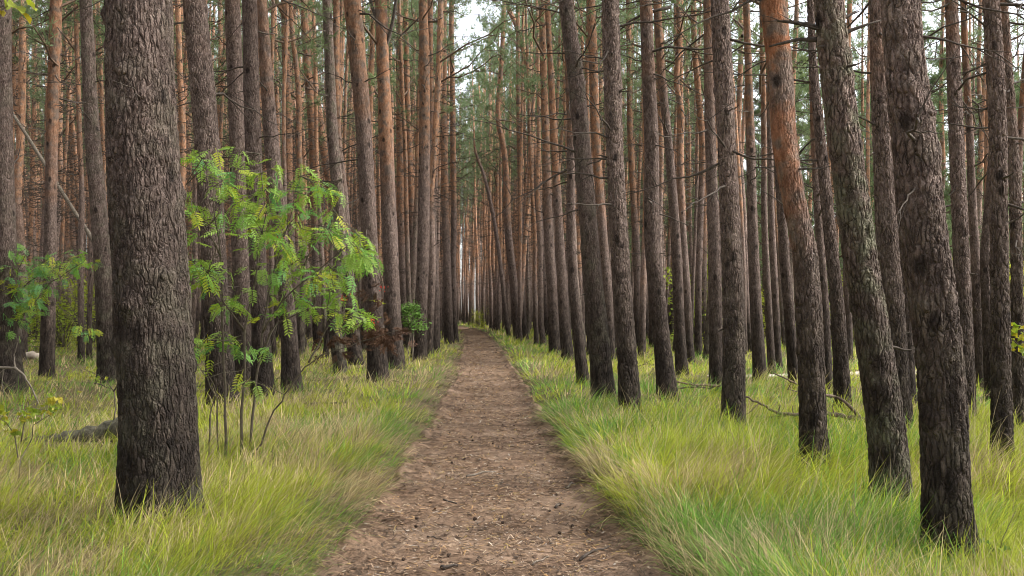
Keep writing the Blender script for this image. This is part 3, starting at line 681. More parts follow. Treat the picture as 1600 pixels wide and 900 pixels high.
# the wood beyond them (and around, out of the frame), one mass
def scatter_object(name, pts, protos):
    """points with attributes var / rot / scl; each prototype is a tuple of objects already standing in the scene"""
    me = bpy.data.meshes.new(name); n = len(pts); me.vertices.add(n)
    me.vertices.foreach_set('co', np.array([p[:3] for p in pts], np.float32).ravel())
    a = me.attributes.new('var', 'INT', 'POINT'); a.data.foreach_set('value', np.array([p[3] for p in pts], np.int32))
    a = me.attributes.new('rot', 'FLOAT_VECTOR', 'POINT'); a.data.foreach_set('vector', np.array([p[4] for p in pts], np.float32).ravel())
    a = me.attributes.new('scl', 'FLOAT_VECTOR', 'POINT'); a.data.foreach_set('vector', np.array([p[5] for p in pts], np.float32).ravel())
    ob = link(bpy.data.objects.new(name, me))
    g = bpy.data.node_groups.new(name, 'GeometryNodeTree')
    g.interface.new_socket('Geometry', in_out='INPUT', socket_type='NodeSocketGeometry'); g.interface.new_socket('Geometry', in_out='OUTPUT', socket_type='NodeSocketGeometry')
    gi = g.nodes.new('NodeGroupInput'); go = g.nodes.new('NodeGroupOutput'); jn = g.nodes.new('GeometryNodeJoinGeometry')
    def attr(nm, ty):
        q = g.nodes.new('GeometryNodeInputNamedAttribute'); q.data_type = ty; q.inputs['Name'].default_value = nm
        return next(s for s in q.outputs if s.name == 'Attribute' and s.enabled)
    va, ra, sa = attr('var', 'INT'), attr('rot', 'FLOAT_VECTOR'), attr('scl', 'FLOAT_VECTOR')
    for vi, group in enumerate(protos):
        cmpn = g.nodes.new('FunctionNodeCompare'); cmpn.data_type = 'INT'; cmpn.operation = 'EQUAL'
        ii = [s for s in cmpn.inputs if s.enabled]; g.links.new(va, ii[0]); ii[1].default_value = vi
        for po in group:
            on = g.nodes.new('GeometryNodeObjectInfo'); on.transform_space = 'ORIGINAL'; on.inputs[0].default_value = po; on.inputs['As Instance'].default_value = True
            ip = g.nodes.new('GeometryNodeInstanceOnPoints')
            g.links.new(gi.outputs[0], ip.inputs['Points']); g.links.new(cmpn.outputs[0], ip.inputs['Selection'])
            g.links.new(on.outputs['Geometry'], ip.inputs['Instance']); g.links.new(ra, ip.inputs['Rotation']); g.links.new(sa, ip.inputs['Scale'])
            g.links.new(ip.outputs[0], jn.inputs[0])
    g.links.new(jn.outputs[0], go.inputs[0])
    mo = ob.modifiers.new('scatter', 'NODES'); mo.node_group = g
    return ob
wp = []
for k, (_, y, x) in enumerate(rest):
    rnd = random.Random(4000 + k); s = rnd.uniform(.5, 1.05) if not (y > 40 and abs(x - float(path_c(y))) < 7) else rnd.uniform(.7, 1.2)
    near_path = y > 40 and abs(x - float(path_c(y))) < 7
    wp.append((x, y, gz1(x, y), k % 3 if (near_path or rnd.random() < .45) else 3 + k % 3, (R(rnd.gauss(0, 1.3)), R(rnd.gauss(0, 1.3)), rnd.uniform(0, 6.28)), (s, s, rnd.uniform(.92, 1.1) * (1 + min(.3, max(0, y - 40) * .005)))))
wood = scatter_object('pine_wood', wp, [SPECIAL['far%d' % k] if k < 3 else (SPECIAL['far%d' % k][0], SPECIAL['far%d' % k][3]) for k in range(6)])
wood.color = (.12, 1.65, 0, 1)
tag(wood, 'dense pine wood closing the view behind the far ranks', 'wood', kind='stuff')

# ------------------------------------------------------------------ young pines and shrubs at the open edge of the wood
def young(x, y, s, seed):
    rnd = random.Random(seed); z = gz1(x, y)
    root = empty('young_pine', (x, y, z), rnd.uniform(0, 6.28)); root.scale = (s, s, s)
    tag(root, 'bushy young pine green to the ground at the open edge of the wood', 'pine tree', 'young pines at the open edge')
    b = MB(); b.tube([(0, 0, -.3), (.03, 0, 2), (-.03, .04, 5), (0, 0, 9.4)], [.12, .10, .07, .02], 8)
    tr = link(bpy.data.objects.new('trunk', b.mesh('trunk', M_BARK)), root); tr.color = (.12, 1, 0, 1)
    put_crown(YOUNG[seed % 2], root)
YP = [(12, 44, 1.0), (15.5, 47, 1.15), (19, 45, .9), (22, 50, 1.2), (26, 47, 1.0), (16, 36, .75), (21, 37, .8), (9.5, 58, 1.1), (13, 64, 1.3), (18, 60, 1.2), (24, 62, 1.3), (30, 58, 1.2), (34, 66, 1.4), (28, 40, .95), (8.5, 72, 1.2), (22, 75, 1.4), (31, 78, 1.5), (40, 74, 1.4)]
for k, (x, y, s) in enumerate(YP):
    young(x, y, s * 1.35, 700 + k)

yp = [o for o in bpy.data.objects if o.name.startswith('young_pine')][:2]
rnd = random.Random(77); tp = []
for k in range(170):
    y = rnd.uniform(84, 135); x = rnd.uniform(9 + (y - 84) * .05, 85); s = rnd.uniform(.9, 1.7)
    tp.append((x, y, gz1(x, y), k % 2, (0, 0, rnd.uniform(0, 6.28)), (s, s, s)))
th = scatter_object('thicket', tp, [tuple(list(o.children) + [g for c in o.children for g in c.children]) for o in yp])
th.color = (.12, 1, 0, 1); tag(th, 'distant green thicket of young pines beyond the open edge', 'thicket', kind='stuff')

def leafy(name, rx, rz, n, leaf, seed, mat, zc):
    rnd = random.Random(seed); b = MB(); tv = []; tf = []
    cl = [(rnd.gauss(0, .42) * rx, rnd.gauss(0, .42) * rx, zc + rnd.uniform(-.9, .95) * rz, rnd.uniform(.18, .38) * rx) for _ in range(22)]
    for (cx_, cy_, cz_, cr_) in cl:
        st = (cx_ * .1, cy_ * .1, max(.02, zc - rz * 1.0)); b.tube(wavy(st, (cx_, cy_, cz_), 5, .05, rnd), [.018, .014, .011, .008, .004], 4, 0, False)
        for _ in range(n // 22):
            c = np.array([cx_ + rnd.gauss(0, .5) * cr_, cy_ + rnd.gauss(0, .5) * cr_, cz_ + rnd.gauss(0, .5) * cr_])
            u = np.array([rnd.gauss(0, 1), rnd.gauss(0, 1), rnd.gauss(0, .5)]); u /= np.linalg.norm(u)
            v = np.cross(u, (rnd.gauss(0, .4), rnd.gauss(0, .4), 1)); v /= np.linalg.norm(v)
            L = leaf * rnd.uniform(.6, 1.2); o = len(tv)
            tv += [c, c + u * L * .5 + v * L * .3, c + u * L, c + u * L * .5 - v * L * .3]; tf.append((o, o + 1, o + 2, o + 3))
    st = MB(); st.v, st.f, st.m = b.v, b.f, b.m
    fo = MB(); fo.add(tv, tf)
    return st.mesh('stems', M_STEM), fo.mesh('foliage', mat, False)
SH = [leafy('shrub', 1.5, 1.2, 1800, .13, 800 + i, M_SHRUB, 1.3) for i in range(3)]
shr = [(100, 512, 33, 1.1, 'yellow-green shrub glowing behind the left-hand rowan bush'), (148, 505, 36, 1.0, 'yellowing shrub just behind the blue-marked pine'),
       (60, 508, 40, 1.1, 'green shrub deep among the trunks behind the left-hand rowan bush'),
       (1088, 518, 36, 1.25, 'bright yellow-green shrub behind the slender dark pine'), (1108, 512, 44, 1.5, 'larger pale green shrub beyond the bright one near the slender dark pine'),
       (1158, 516, 40, 1.0, 'low shrub between the pale-grey trunk and its slim neighbour'),
       (1480, 524, 33, 1.1, 'yellow shrub behind the big dark trunk'), (1590, 520, 31, 1.2, 'green shrub past the knot-ringed pine'),
       (1535, 518, 40, 1.5, 'tall green shrub behind the low-forked reddish pine'), (1335, 516, 38, 1.2, 'shrub glimpsed beyond the mossy leaning trunk'),
       (746, 512, 75, .55, 'small yellowing shrub where the path disappears')]
for k, (px, py_, d, s, lab) in enumerate(shr):
    X = (px - CX) / F * d; root = empty('shrub', (X, d, gz1(X, d)), k * 1.3); root.scale = (s, s, s); tag(root, lab, 'shrub', 'undergrowth shrubs')
    a_, b_ = SH[k % 3]; link(bpy.data.objects.new('stems', a_), root)
    fo = link(bpy.data.objects.new('foliage', b_), root); fo['kind'] = 'stuff'

# small green sapling at the path side
a_, b_ = leafy('sapling', .42, .42, 700, .11, 830, M_SAPLEAF, 1.25)
X, d, z = ground_px(644, 566); d = d; root = empty('leafy_sapling', (X, d, z)); tag(root, 'small round-headed green sapling in front of the path-row pines', 'sapling')
link(bpy.data.objects.new('stems', a_), root); fo = link(bpy.data.objects.new('foliage', b_), root); fo['kind'] = 'stuff'
b = MB(); b.tube([(0, 0, -.1), (.02, 0, .4), (.05, 0, .9)], [.022, .018, .012], 6); b.tube([(-.05, .02, -.1), (-.12, 0, .4), (.0, .02, .95)], [.015, .012, .008], 6)
link(bpy.data.objects.new('stem', b.mesh('stem', M_GREYWOOD)), root)

# ------------------------------------------------------------------ rowans
def make_leaf(seed, mat, curl=.5, nl=6, L=.20, ll=.066, crumple=0.0):
    rnd = random.Random(seed); b = MB(); sp = []
    for i in range(8):
        u = i / 7; sp.append(np.array([L * u * (1 - .15 * curl * u), 0, .02 * u - curl * .11 * u * u * L / .2]))
    v = []; f = []
    v += [sp[0] + (0, .0025, 0), sp[0] - (0, .0025, 0), sp[7] + (0, .001, 0), sp[7] - (0, .001, 0)]; f.append((0, 1, 3, 2))
    def leaflet(base, dx, side, ln):
        dirv = np.array([dx, side, -.25 + rnd.gauss(0, .12) - crumple * rnd.random()]); dirv /= np.linalg.norm(dirv)
        nrm = np.cross(dirv, (0, 0, 1)); nrm /= np.linalg.norm(nrm); upv = np.array([0, 0, 1.0]); wd = ln * .135
        o = len(v); m1 = base + dirv * ln * .3; m2 = base + dirv * ln * .72
        lift = upv * wd * (.35 + crumple)
        v.extend([base, m1 + nrm * wd + lift, m2 + nrm * wd * .8 + lift, base + dirv * ln, m2 - nrm * wd * .8 + lift, m1 - nrm * wd + lift])
        f.append((o, o + 1, o + 2, o + 3)); f.append((o, o + 3, o + 4, o + 5))
    for i in range(nl):
        u = .28 + .66 * i / (nl - 1); k = u * 7; p = sp[int(k)] + (sp[min(int(k) + 1, 7)] - sp[int(k)]) * (k - int(k))
        ln = ll * (1 - .35 * abs(u - .55)) * rnd.uniform(.9, 1.08)
        for s in (-1, 1): leaflet(p, .45, s, ln)
    leaflet(sp[7], 1, .01, ll * .85)
    b.add(v, f); return b.mesh('leaf', mat, False)
LEAVES = [make_leaf(860 + i, M_ROWAN, .2 + .28 * i, 6 if i % 2 else 7) for i in range(4)]
WITHER = [make_leaf(870 + i, M_WITHER, 1.1 + .3 * i, 6, .15, .075, .9) for i in range(2)]

def berries(root, loc, seed):
    rnd = random.Random(seed); b = MB()
    for i in range(9):
        c = np.array([rnd.gauss(0, .022), rnd.gauss(0, .022), rnd.gauss(0, .018)]); r = .007
        v = [c + r * np.array(q) for q in [(0, 0, 1), (.9, 0, .2), (0, .9, .2), (-.9, 0, .2), (0, -.9, .2), (0, 0, -1)]]
        b.add(v, [(0, 1, 2), (0, 2, 3), (0, 3, 4), (0, 4, 1), (5, 2, 1), (5, 3, 2), (5, 4, 3), (5, 1, 4)])
    o = link(bpy.data.objects.new('berry_cluster', b.mesh('berry_cluster', M_BERRY)), root); o.location = loc

def rowan(label, base, d, stems, n_leaf, foliage, rows, seed, spread=.45, wither=None, berry=(), r0=.014):
    """stems: pixel poly-lines; foliage: list of pixel blobs (x, y, rx, ry, weight) the leaves gather in"""
    rnd = random.Random(seed); bx, by, bz = base
    root = empty('rowan', base); tag(root, label, 'rowan', None)
    allp = []
    for k, st in enumerate(stems):
        pts = []; ph = rnd.uniform(-1, 1); n = len(st); b = MB()
        for i, (px, py_) in enumerate(st):
            dd = d + ph * spread * (i / max(1, n - 1)) if k else d
            X, Y, Z = at(px, py_, dd)
            pts.append(np.array([X - bx, Y - by, max(Z - bz, -.05) if i else (Z - bz if Z - bz > .25 else -.05)]))
        fine = []
        for i in range(n - 1):
            for u in (0, .33, .66): fine.append(pts[i] * (1 - u) + pts[i + 1] * u + np.array([rnd.gauss(0, .008) for _ in range(3)]) * (i > 0 or u > 0))
        fine.append(pts[-1]); m = len(fine)
        rad = [r0 * (1 - .8 * i / (m - 1)) * (1 if k < rows else .7) for i in range(m)]
        b.tube(fine, rad, 7); link(bpy.data.objects.new('stem', b.mesh('stem', M_STEM)), root)
        allp += fine[m // 3:]
    A = np.array(allp); tw = MB(); made = 0; spare = []
    wts = [q[4] for q in foliage]
    while made < n_leaf:
        px, py_, rx, ry, _ = rnd.choices(foliage, wts)[0]
        dd = d + rnd.gauss(0, spread * .6)
        X, Y, Z = at(px + rnd.gauss(0, .5) * rx, py_ + rnd.gauss(0, .5) * ry, dd); c = np.array([X - bx, Y - by, Z - bz])
        if c[2] < .15: continue
        j = int(np.argmin(((A - c) ** 2).sum(1))); p0 = A[j]
        tw.tube(wavy(p0, c, 4, .04, rnd), [.0045, .0038, .003, .002], 4, 0, False)
        out = c - p0; a0 = math.atan2(out[1], out[0])
        for q in range(rnd.randint(1, 3)):
            a = a0 + rnd.gauss(0, 1.2)
            if made >= 296:
                spare.append((rnd.choice(LEAVES), p0 + (c - p0) * rnd.uniform(.7, 1), (rnd.gauss(0, .4), rnd.uniform(-.3, 1.15), a), rnd.uniform(.62, 1.0))); made += 1; continue
            lf = link(bpy.data.objects.new('leaf', rnd.choice(LEAVES)), root)
            u = rnd.uniform(.75, 1); lf.location = p0 + (c - p0) * u
            lf.rotation_euler = (rnd.gauss(0, .4), rnd.uniform(-.3, 1.15), a); s = rnd.uniform(.7, 1.08) if rows == 3 else rnd.uniform(.75, 1.15); lf.scale = (s, s, s); made += 1
    link(bpy.data.objects.new('twigs', tw.mesh('twigs', M_STEM)), root)['kind'] = 'stuff'
    if spare:
        V = []; Fq = []; k = 0
        for me, p, e, sc in spare:
            n = len(me.vertices); co = np.empty(n * 3, np.float32); me.vertices.foreach_get('co', co); co = co.reshape(-1, 3) * sc
            cr_, sr_ = math.cos(e[0]), math.sin(e[0]); cp, sp_ = math.cos(e[1]), math.sin(e[1]); cw, sw = math.cos(e[2]), math.sin(e[2])
            M = np.array([[cw, -sw, 0], [sw, cw, 0], [0, 0, 1]]) @ np.array([[cp, 0, sp_], [0, 1, 0], [-sp_, 0, cp]]) @ np.array([[1, 0, 0], [0, cr_, -sr_], [0, sr_, cr_]])
            V.append(co @ M.T + p); Fq.append(np.array([[v + k for v in q.vertices] for q in me.polygons])); k += n
        lo = link(bpy.data.objects.new('foliage', mesh_np('foliage', np.concatenate(V), np.concatenate(Fq), M_ROWAN)), root); lo['kind'] = 'stuff'
    if wither:
        for (px, py_, rx, ry, n) in wither:
            for _ in range(n):
                X, Y, Z = at(px + rnd.gauss(0, .5) * rx, py_ + rnd.gauss(0, .5) * ry, d + .1 + rnd.gauss(0, .10))
                lf = link(bpy.data.objects.new('withered_leaf', rnd.choice(WITHER)), root); lf.location = (X - bx, Y - by, Z - bz)
                lf.rotation_euler = (rnd.uniform(0, 6), rnd.uniform(-.6, 1.2), rnd.uniform(0, 6.28)); s = rnd.uniform(.42, .7); lf.scale = (s, s, s)
    for i, (px, py_) in enumerate(berry):
        X, Y, Z = at(px, py_, d - .2); berries(root, (X - bx, Y - by, Z - bz), seed + i)
    return root

b0 = ground_px(378, 722)
rowan('bright green rowan with several thin stems beside the thickest trunk', b0, b0[1], [
    [(387, 724), (398, 620), (410, 520), (425, 430), (450, 350), (470, 275)],
    [(377, 716), (380, 600), (384, 520), (400, 420), (415, 330), (405, 240)],
    [(351, 700), (352, 600), (347, 500), (345, 400), (335, 310), (322, 255)],
    [(326, 722), (329, 650), (336, 616), (318, 580), (302, 560)],
    [(338, 700), (340, 640), (334, 600), (312, 560)],
    [(394, 704), (415, 668), (439, 627), (460, 595), (482, 567), (514, 553), (560, 535), (625, 515)],
    [(410, 520), (440, 470), (495, 425), (550, 380), (582, 348)],
    [(406, 550), (432, 505), (490, 480), (556, 495)],
    [(347, 480), (318, 430), (292, 400)], [(345, 400), (310, 340), (290, 290)], [(425, 430), (480, 400), (520, 330), (535, 280)],
    [(384, 520), (350, 470), (325, 425)], [(482, 567), (500, 530), (530, 490), (600, 455)]],
    540, [(330, 255, 35, 30, .8), (400, 280, 60, 40, 1.6), (470, 290, 55, 35, 1.2), (520, 295, 25, 25, .8), (310, 320, 35, 30, .8), (390, 340, 60, 35, 1.2), (460, 360, 60, 40, 1.8),
          (530, 370, 45, 30, 1.4), (340, 420, 50, 30, 1.0), (430, 420, 60, 40, 1.5), (510, 430, 60, 40, 1.9), (565, 400, 22, 30, .6), (345, 480, 40, 30, .6), (460, 480, 50, 30, 1.2), (545, 480, 45, 25, 1.2),
          (320, 530, 35, 30, .7), (390, 545, 40, 30, .7), (300, 400, 18, 50, .6), (300, 560, 20, 30, .4), (385, 570, 25, 20, .4)],
    3, 61, .45, [(592, 522, 50, 22, 70), (520, 540, 35, 24, 20), (582, 465, 30, 30, 12)], [(538, 467), (582, 503), (598, 452), (437, 372)])

b1 = ground_px(-6, 606)
rowan('rowan bush with dark green leaves beside the flaring trunk', b1, b1[1] - .6, [
    [(-4, 606), (4, 540), (14, 470), (30, 420), (45, 385)], [(-10, 606), (-6, 520), (-4, 440), (8, 390)], [(6, 560), (40, 490), (80, 440), (120, 415), (142, 400)], [(14, 470), (60, 430), (100, 400)], [(4, 520), (40, 480), (62, 470)]],
    400, [(15, 410, 35, 30, 1.5), (20, 460, 35, 40, 2.2), (55, 420, 35, 35, 1.6), (95, 410, 35, 20, 1.4), (125, 405, 22, 16, .9), (50, 470, 30, 25, 1), (10, 500, 22, 20, .7), (140, 525, 10, 6, .2)],
    2, 67, .5, None, [(47, 408), (146, 418)], .02)

# leafy seedlings in the grass
def seedling(label, px, py_, lines, leaves, seed, mat=M_SEEDL, ls=1.0, r0=.006):
    rnd = random.Random(seed); X, d, z = ground_px(px, py_); root = empty('seedling', (X, d, z)); tag(root, label, 'seedling', 'leafy seedlings')
    for ln in lines:
        P = []
        for i, (a, c) in enumerate(ln):
            q = np.array(at(a, c, d)) - np.array((X, d, z)); P.append(q + np.array([0, rnd.gauss(0, .03) * i, 0]))
        if P[0][2] < .1: P[0][2] = -.04
        b = MB(); b.tube(P, [r0 * (1 - .7 * i / (len(P) - 1)) for i in range(len(P))], 5); link(bpy.data.objects.new('stem', b.mesh('stem', M_STEM)), root)
    b = MB(); s = .07 * ls
    n = 9; v = [(0, 0, 0)]; 
    v = [(s * .5 * (1 - math.cos(2 * math.pi * i / n)), s * .32 * math.sin(2 * math.pi * i / n) * (1 + .25 * (i % 2)), .012 * math.cos(i * 2.2)) for i in range(n)] + [(s * .5, 0, -.006)]
    b.add(v, [(i, (i + 1) % n, n) for i in range(n)]); me = b.mesh('leaf', mat, False)
    for (a, c) in leaves:
        for _ in range(3):
            q = np.array(at(a + rnd.gauss(0, 5), c + rnd.gauss(0, 4), d)) - np.array((X, d, z)); lf = link(bpy.data.objects.new('leaf', me), root)
            lf.location = q + np.array([0, rnd.gauss(0, .04), 0]); lf.rotation_euler = (rnd.gauss(0, .6), rnd.gauss(-.2, .6), rnd.uniform(0, 6.28)); k = rnd.uniform(.7, 1.3); lf.scale = (k, k, k)
seedling('yellow-green leafy seedling on a forked stem in front of the mossy log', 27, 765, [[(27, 765), (28, 720), (33, 690), (50, 665), (66, 648), (78, 622)], [(33, 690), (36, 660), (35, 640)], [(28, 715), (18, 680), (8, 660), (-3, 645)]],
         [(80, 620), (84, 632), (70, 642), (64, 650), (40, 648), (36, 660), (8, 645), (5, 665), (-4, 640), (10, 678), (56, 640), (90, 640)], 71)
seedling('tiny dark green seedling at the foot of the big dark trunk', 1551, 888, [[(1551, 888), (1553, 868), (1545, 850)], [(1553, 868), (1562, 840), (1582, 795)], [(1553, 868), (1563, 862)]],
         [(1544, 848), (1563, 862), (1549, 872)], 73, M_SAPLEAF, .8, .004)
seedling('thin twiggy seedling reaching across behind the thickest trunk', 172, 690, [[(172, 690), (182, 640), (177, 612), (160, 590), (135, 575)], [(177, 612), (190, 592), (200, 570)]], [(135, 575), (150, 590), (130, 615), (158, 592)], 74, M_SEEDL, .7, .009)
seedling('leafy twig of a seedling growing past the knot-ringed pine', 1618, 700, [[(1618, 700), (1615, 620), (1605, 550), (1588, 530)], [(1612, 600), (1600, 560), (1580, 548)], [(1605, 550), (1612, 515), (1590, 514)]],
         [(1586, 530), (1595, 522), (1582, 548), (1592, 540), (1598, 514), (1605, 545), (1600, 530), (1588, 516)], 76, M_SEEDL, 1.15, .012)

# overhanging broadleaf twig from a young birch-like tree that stands outside the frame
bx, by = -2.35, 4.0; bz = gz1(bx, by); root = empty('broadleaf_tree', (bx, by, bz)); tag(root, 'thin broadleaf tree whose yellow-green leaf hangs in from above', 'tree')
b = MB(); b.tube([(0, 0, -.1), (-.03, 0, 1.2), (.02, .02, 2.4), (.05, 0, 3.6)], [.035, .03, .022, .010], 8); b.tube([(.02, .02, 2.4), (.12, 0, 2.72), (.22, 0, 2.78)], [.010, .007, .003], 6)
link(bpy.data.objects.new('trunk', b.mesh('trunk', M_GREYWOOD)), root)
b = MB(); n = 11; s = .085
v = [(s * .5 * (1 - math.cos(2 * math.pi * i / n)), s * .34 * math.sin(2 * math.pi * i / n), .01 * math.cos(i * 1.7)) for i in range(n)] + [(s * .5, 0, -.008)]
b.add(v, [(i, (i + 1) % n, n) for i in range(n)]); me = b.mesh('leaf', M_SEEDL, False)
rnd = random.Random(91)
for (dx, dz) in [(.22, 2.76), (.19, 2.77), (.24, 2.80), (.12, 2.78), (.16, 2.82), (.06, 3.0), (.1, 3.2), (-.05, 3.3), (.08, 3.5), (.0, 3.6), (-.1, 3.1), (.15, 3.4)]:
    lf = link(bpy.data.objects.new('leaf', me), root); lf.location = (dx, rnd.gauss(0, .03), dz); lf.rotation_euler = (rnd.gauss(0, .5), R(60) + rnd.gauss(0, .3), rnd.uniform(-.8, .8))

# ------------------------------------------------------------------ fallen wood
def lying(name, label, cat, lines, d, radii, mat, sides=8, knob=0.0, group=None, seed=1, lift=0.0):
    """lines: pixel polylines at distance d; first one is the main stem, the others its side branches"""
    rnd = random.Random(seed); x0, y0, z0 = at(*lines[0][0], d); root = empty(name, (x0, y0, gz1(x0, y0))); tag(root, label, cat, group)
    for k, ln in enumerate(lines):
        P = []
        for i, (a, c) in enumerate(ln):
            dd = d + (0 if k == 0 else rnd.gauss(0, .05) * i); p = np.array(at(a, c, dd)); P.append(p - np.array((x0, y0, gz1(x0, y0))))
        fine = []
        for i in range(len(P) - 1):
            for u in (0, .25, .5, .75): fine.append(P[i] * (1 - u) + P[i + 1] * u + np.array([rnd.gauss(0, 1) for _ in range(3)]) * radii[k][0] * .18)
        fine.append(P[-1]); m = len(fine); r0, r1 = radii[k]; b = MB()
        b.tube(fine, [(r0 + (r1 - r0) * i / (m - 1)) * (1 + rnd.gauss(0, knob)) for i in range(m)], sides)
        link(bpy.data.objects.new('stem' if k == 0 else 'side_branch', b.mesh('stem', mat)), root)
    return root
lying('fallen_log', 'grey mossy fallen log in the grass behind the thickest trunk', 'log', [[(24, 694), (60, 690), (85, 690), (110, 687), (150, 678), (190, 668), (230, 662), (268, 655)]], 10.0, [(.06, .13)], M_LOG, 14, .06, seed=3)
lying('fallen_log', 'pale barkless log lying far among the trunks beside the rowan bush', 'log', [[(-30, 548), (10, 551), (40, 556), (63, 558)]], 26.0, [(.13, .11)], M_PALEWOOD, 10, .04, seed=4)
lying('fallen_branch', 'bare grey fallen branch arching beside the flaring trunk', 'branch', [[(-20, 572), (5, 574), (24, 575), (38, 587), (50, 608), (66, 644)], [(24, 575), (22, 555), (28, 535)], [(5, 574), (3, 600), (7, 618)], [(12, 574), (-10, 590)]], 13.8, [(.02, .011), (.010, .005), (.009, .005), (.009, .004)], M_GREYWOOD, 7, .06, seed=5)
lying('fallen_branch', 'forked brown fallen branch lying behind the rust-orange trunk', 'branch', [[(1353, 656), (1325, 652), (1290, 645), (1250, 648), (1215, 646), (1190, 632), (1163, 620)], [(1342, 652), (1322, 628), (1305, 620), (1284, 617)], [(1250, 647), (1215, 651), (1185, 652), (1178, 648)], [(1216, 645), (1219, 633)], [(1240, 647), (1237, 632)], [(1303, 648), (1300, 631)], [(1186, 630), (1170, 645), (1160, 650)]], 11.2,
      [(.032, .012), (.024, .012), (.012, .005), (.010, .004), (.009, .004), (.010, .004), (.008, .004)], M_BROWNWOOD, 8, .06, seed=6)
lying('fallen_branch', 'thin straight fallen branch between the knotty pine and the pale-grey trunk', 'branch', [[(1036, 592), (1060, 597), (1085, 602), (1128, 603)], [(1060, 597), (1050, 588)]], 15.5, [(.014, .018), (.007, .003)], M_BROWNWOOD, 6, .05, seed=8)
lying('fallen_branch', 'short bent fallen branch beside the sand strip', 'branch', [[(1208, 583), (1225, 590), (1245, 600)], [(1230, 608), (1248, 612)]], 15.5, [(.011, .016), (.014, .01)], M_BROWNWOOD, 6, .05, seed=9)

lying('fallen_log', 'thin dead pole leaning slantwise among the orange trunks beyond the rowan bush', 'log', [[(252, 548), (160, 402), (70, 258), (18, 175)]], 27.0, [(.07, .045)], M_GREYWOOD, 8, .03, seed=12)

rnd = random.Random(313)
for k in range(22):
    d = rnd.uniform(13, 26); side = -1 if k % 2 else 1
    x = float(path_c(d)) + side * rnd.uniform(1.7, .5 * d - 1)
    if any((x - a) ** 2 + (d - c) ** 2 < .4 for a, c in tree_xy): continue
    o = link(bpy.data.objects.new('fallen_twig', DEAD_LONG[k % 7])); o.location = (x, d, gz1(x, d) + rnd.uniform(.06, .14)); o.rotation_euler = (rnd.uniform(0, 3), rnd.uniform(-.12, .12), rnd.uniform(0, 6.28)); o.scale = (.8, .8, .8)
    tag(o, 'thin dark dead twig fallen in the grass on the ' + ('rowan' if side < 0 else 'grassy-bank') + ' side of the path', 'twig', 'dead twigs fallen in the grass')

# ------------------------------------------------------------------ cones and sticks on the path
def cone_mesh():
    b = MB(); v = []; f = []; nr, ns_ = 9, 10
    for i in range(nr):
        u = i / (nr - 1); r = .021 * math.sin(math.pi * (.12 + .8 * u)) ** .8
        for k in range(ns_):
            a = 2 * math.pi * (k + .5 * (i % 2)) / ns_; rr_ = r * (1.0 + .28 * ((k + i) % 2))
            v.append((rr_ * math.cos(a), rr_ * math.sin(a), .055 * u))
    for i in range(nr - 1):
        for k in range(ns_): f.append((i * ns_ + k, i * ns_ + (k + 1) % ns_, (i + 1) * ns_ + (k + 1) % ns_, (i + 1) * ns_ + k))
    f.append(tuple(range(ns_))[::-1]); f.append(tuple((nr - 1) * ns_ + k for k in range(ns_))); b.add(v, f)
    return b.mesh('pine_cone', M_CONE, False)
CM = cone_mesh(); rnd = random.Random(55)
cones = [(719, 694), (740, 690), (771, 694), (727, 718), (651, 817), (744, 880), (870, 776), (874, 796), (858, 803), (784, 822), (745, 811), (877, 834), (699, 871), (615, 886), (690, 640), (803, 668), (845, 700), (700, 745), (920, 830), (600, 800)] + [(rnd.uniform(600, 950), rnd.uniform(640, 890)) for _ in range(4)]
for (px, py_) in cones:
    X, d, _ = ground_px(px, py_)
    if path_t(np.array([X]), np.array([d]))[0] > -.1: continue
    o = link(bpy.data.objects.new('pine_cone', CM)); o.location = (X, d, float(pz(np.array([X]), np.array([d]))[0]) + .009)
    o.rotation_euler = (R(90) + rnd.gauss(0, .2), rnd.gauss(0, .2), rnd.uniform(0, 6.28)); s = rnd.uniform(.36, .58); o.scale = (s, s, s)
    tag(o, 'small dark pine cone lying on the brown dirt path', 'pine cone', 'pine cones on the path')
def stick(px0, py0, px1, py1, r, label, seed, mat=M_DEADWOOD):
    rnd = random.Random(seed); X, d, _ = ground_px(px0, py0); X1, d1, _ = ground_px(px1, py1); P = []
    for i in range(6):
        u = i / 5; x = X + (X1 - X) * u; y = d + (d1 - d) * u + rnd.gauss(0, .01); P.append((x - X, y - d, float(pz(np.array([x]), np.array([y]))[0]) + r * .9))
    b = MB(); b.tube(P, [r * (1 - .1 * i) for i in range(6)], 6); o = link(bpy.data.objects.new('stick', b.mesh('stick', mat))); o.location = (X, d, 0)
    tag(o, label, 'stick', 'sticks on the path')
stick(729, 746, 775, 738, .012, 'straight tan stick with a dark broken end lying on the path', 1, M_GREYWOOD)
stick(690, 892, 715, 891, .014, 'short thick black stick at the middle of the path', 2)
stick(692, 784, 714, 786, .008, 'short dark twig lying crosswise on the path', 3)
stick(832, 884, 858, 872, .006, 'pale slanting twig on the path', 4, M_GREYWOOD)
stick(668, 838, 692, 842, .006, 'thin dark twig among the needle litter', 5)
stick(764, 762, 786, 756, .006, 'thin greyish twig beyond the tan stick', 6, M_GREYWOOD)
stick(906, 878, 952, 864, .010, 'crooked dark stick by the grassy bank edge of the path', 7)
stick(868, 800, 880, 792, .012, 'stubby black stick among the cones by the bank', 8)
stick(884, 768, 900, 760, .012, 'rough dark stick tucked at the foot of the grassy bank', 9)

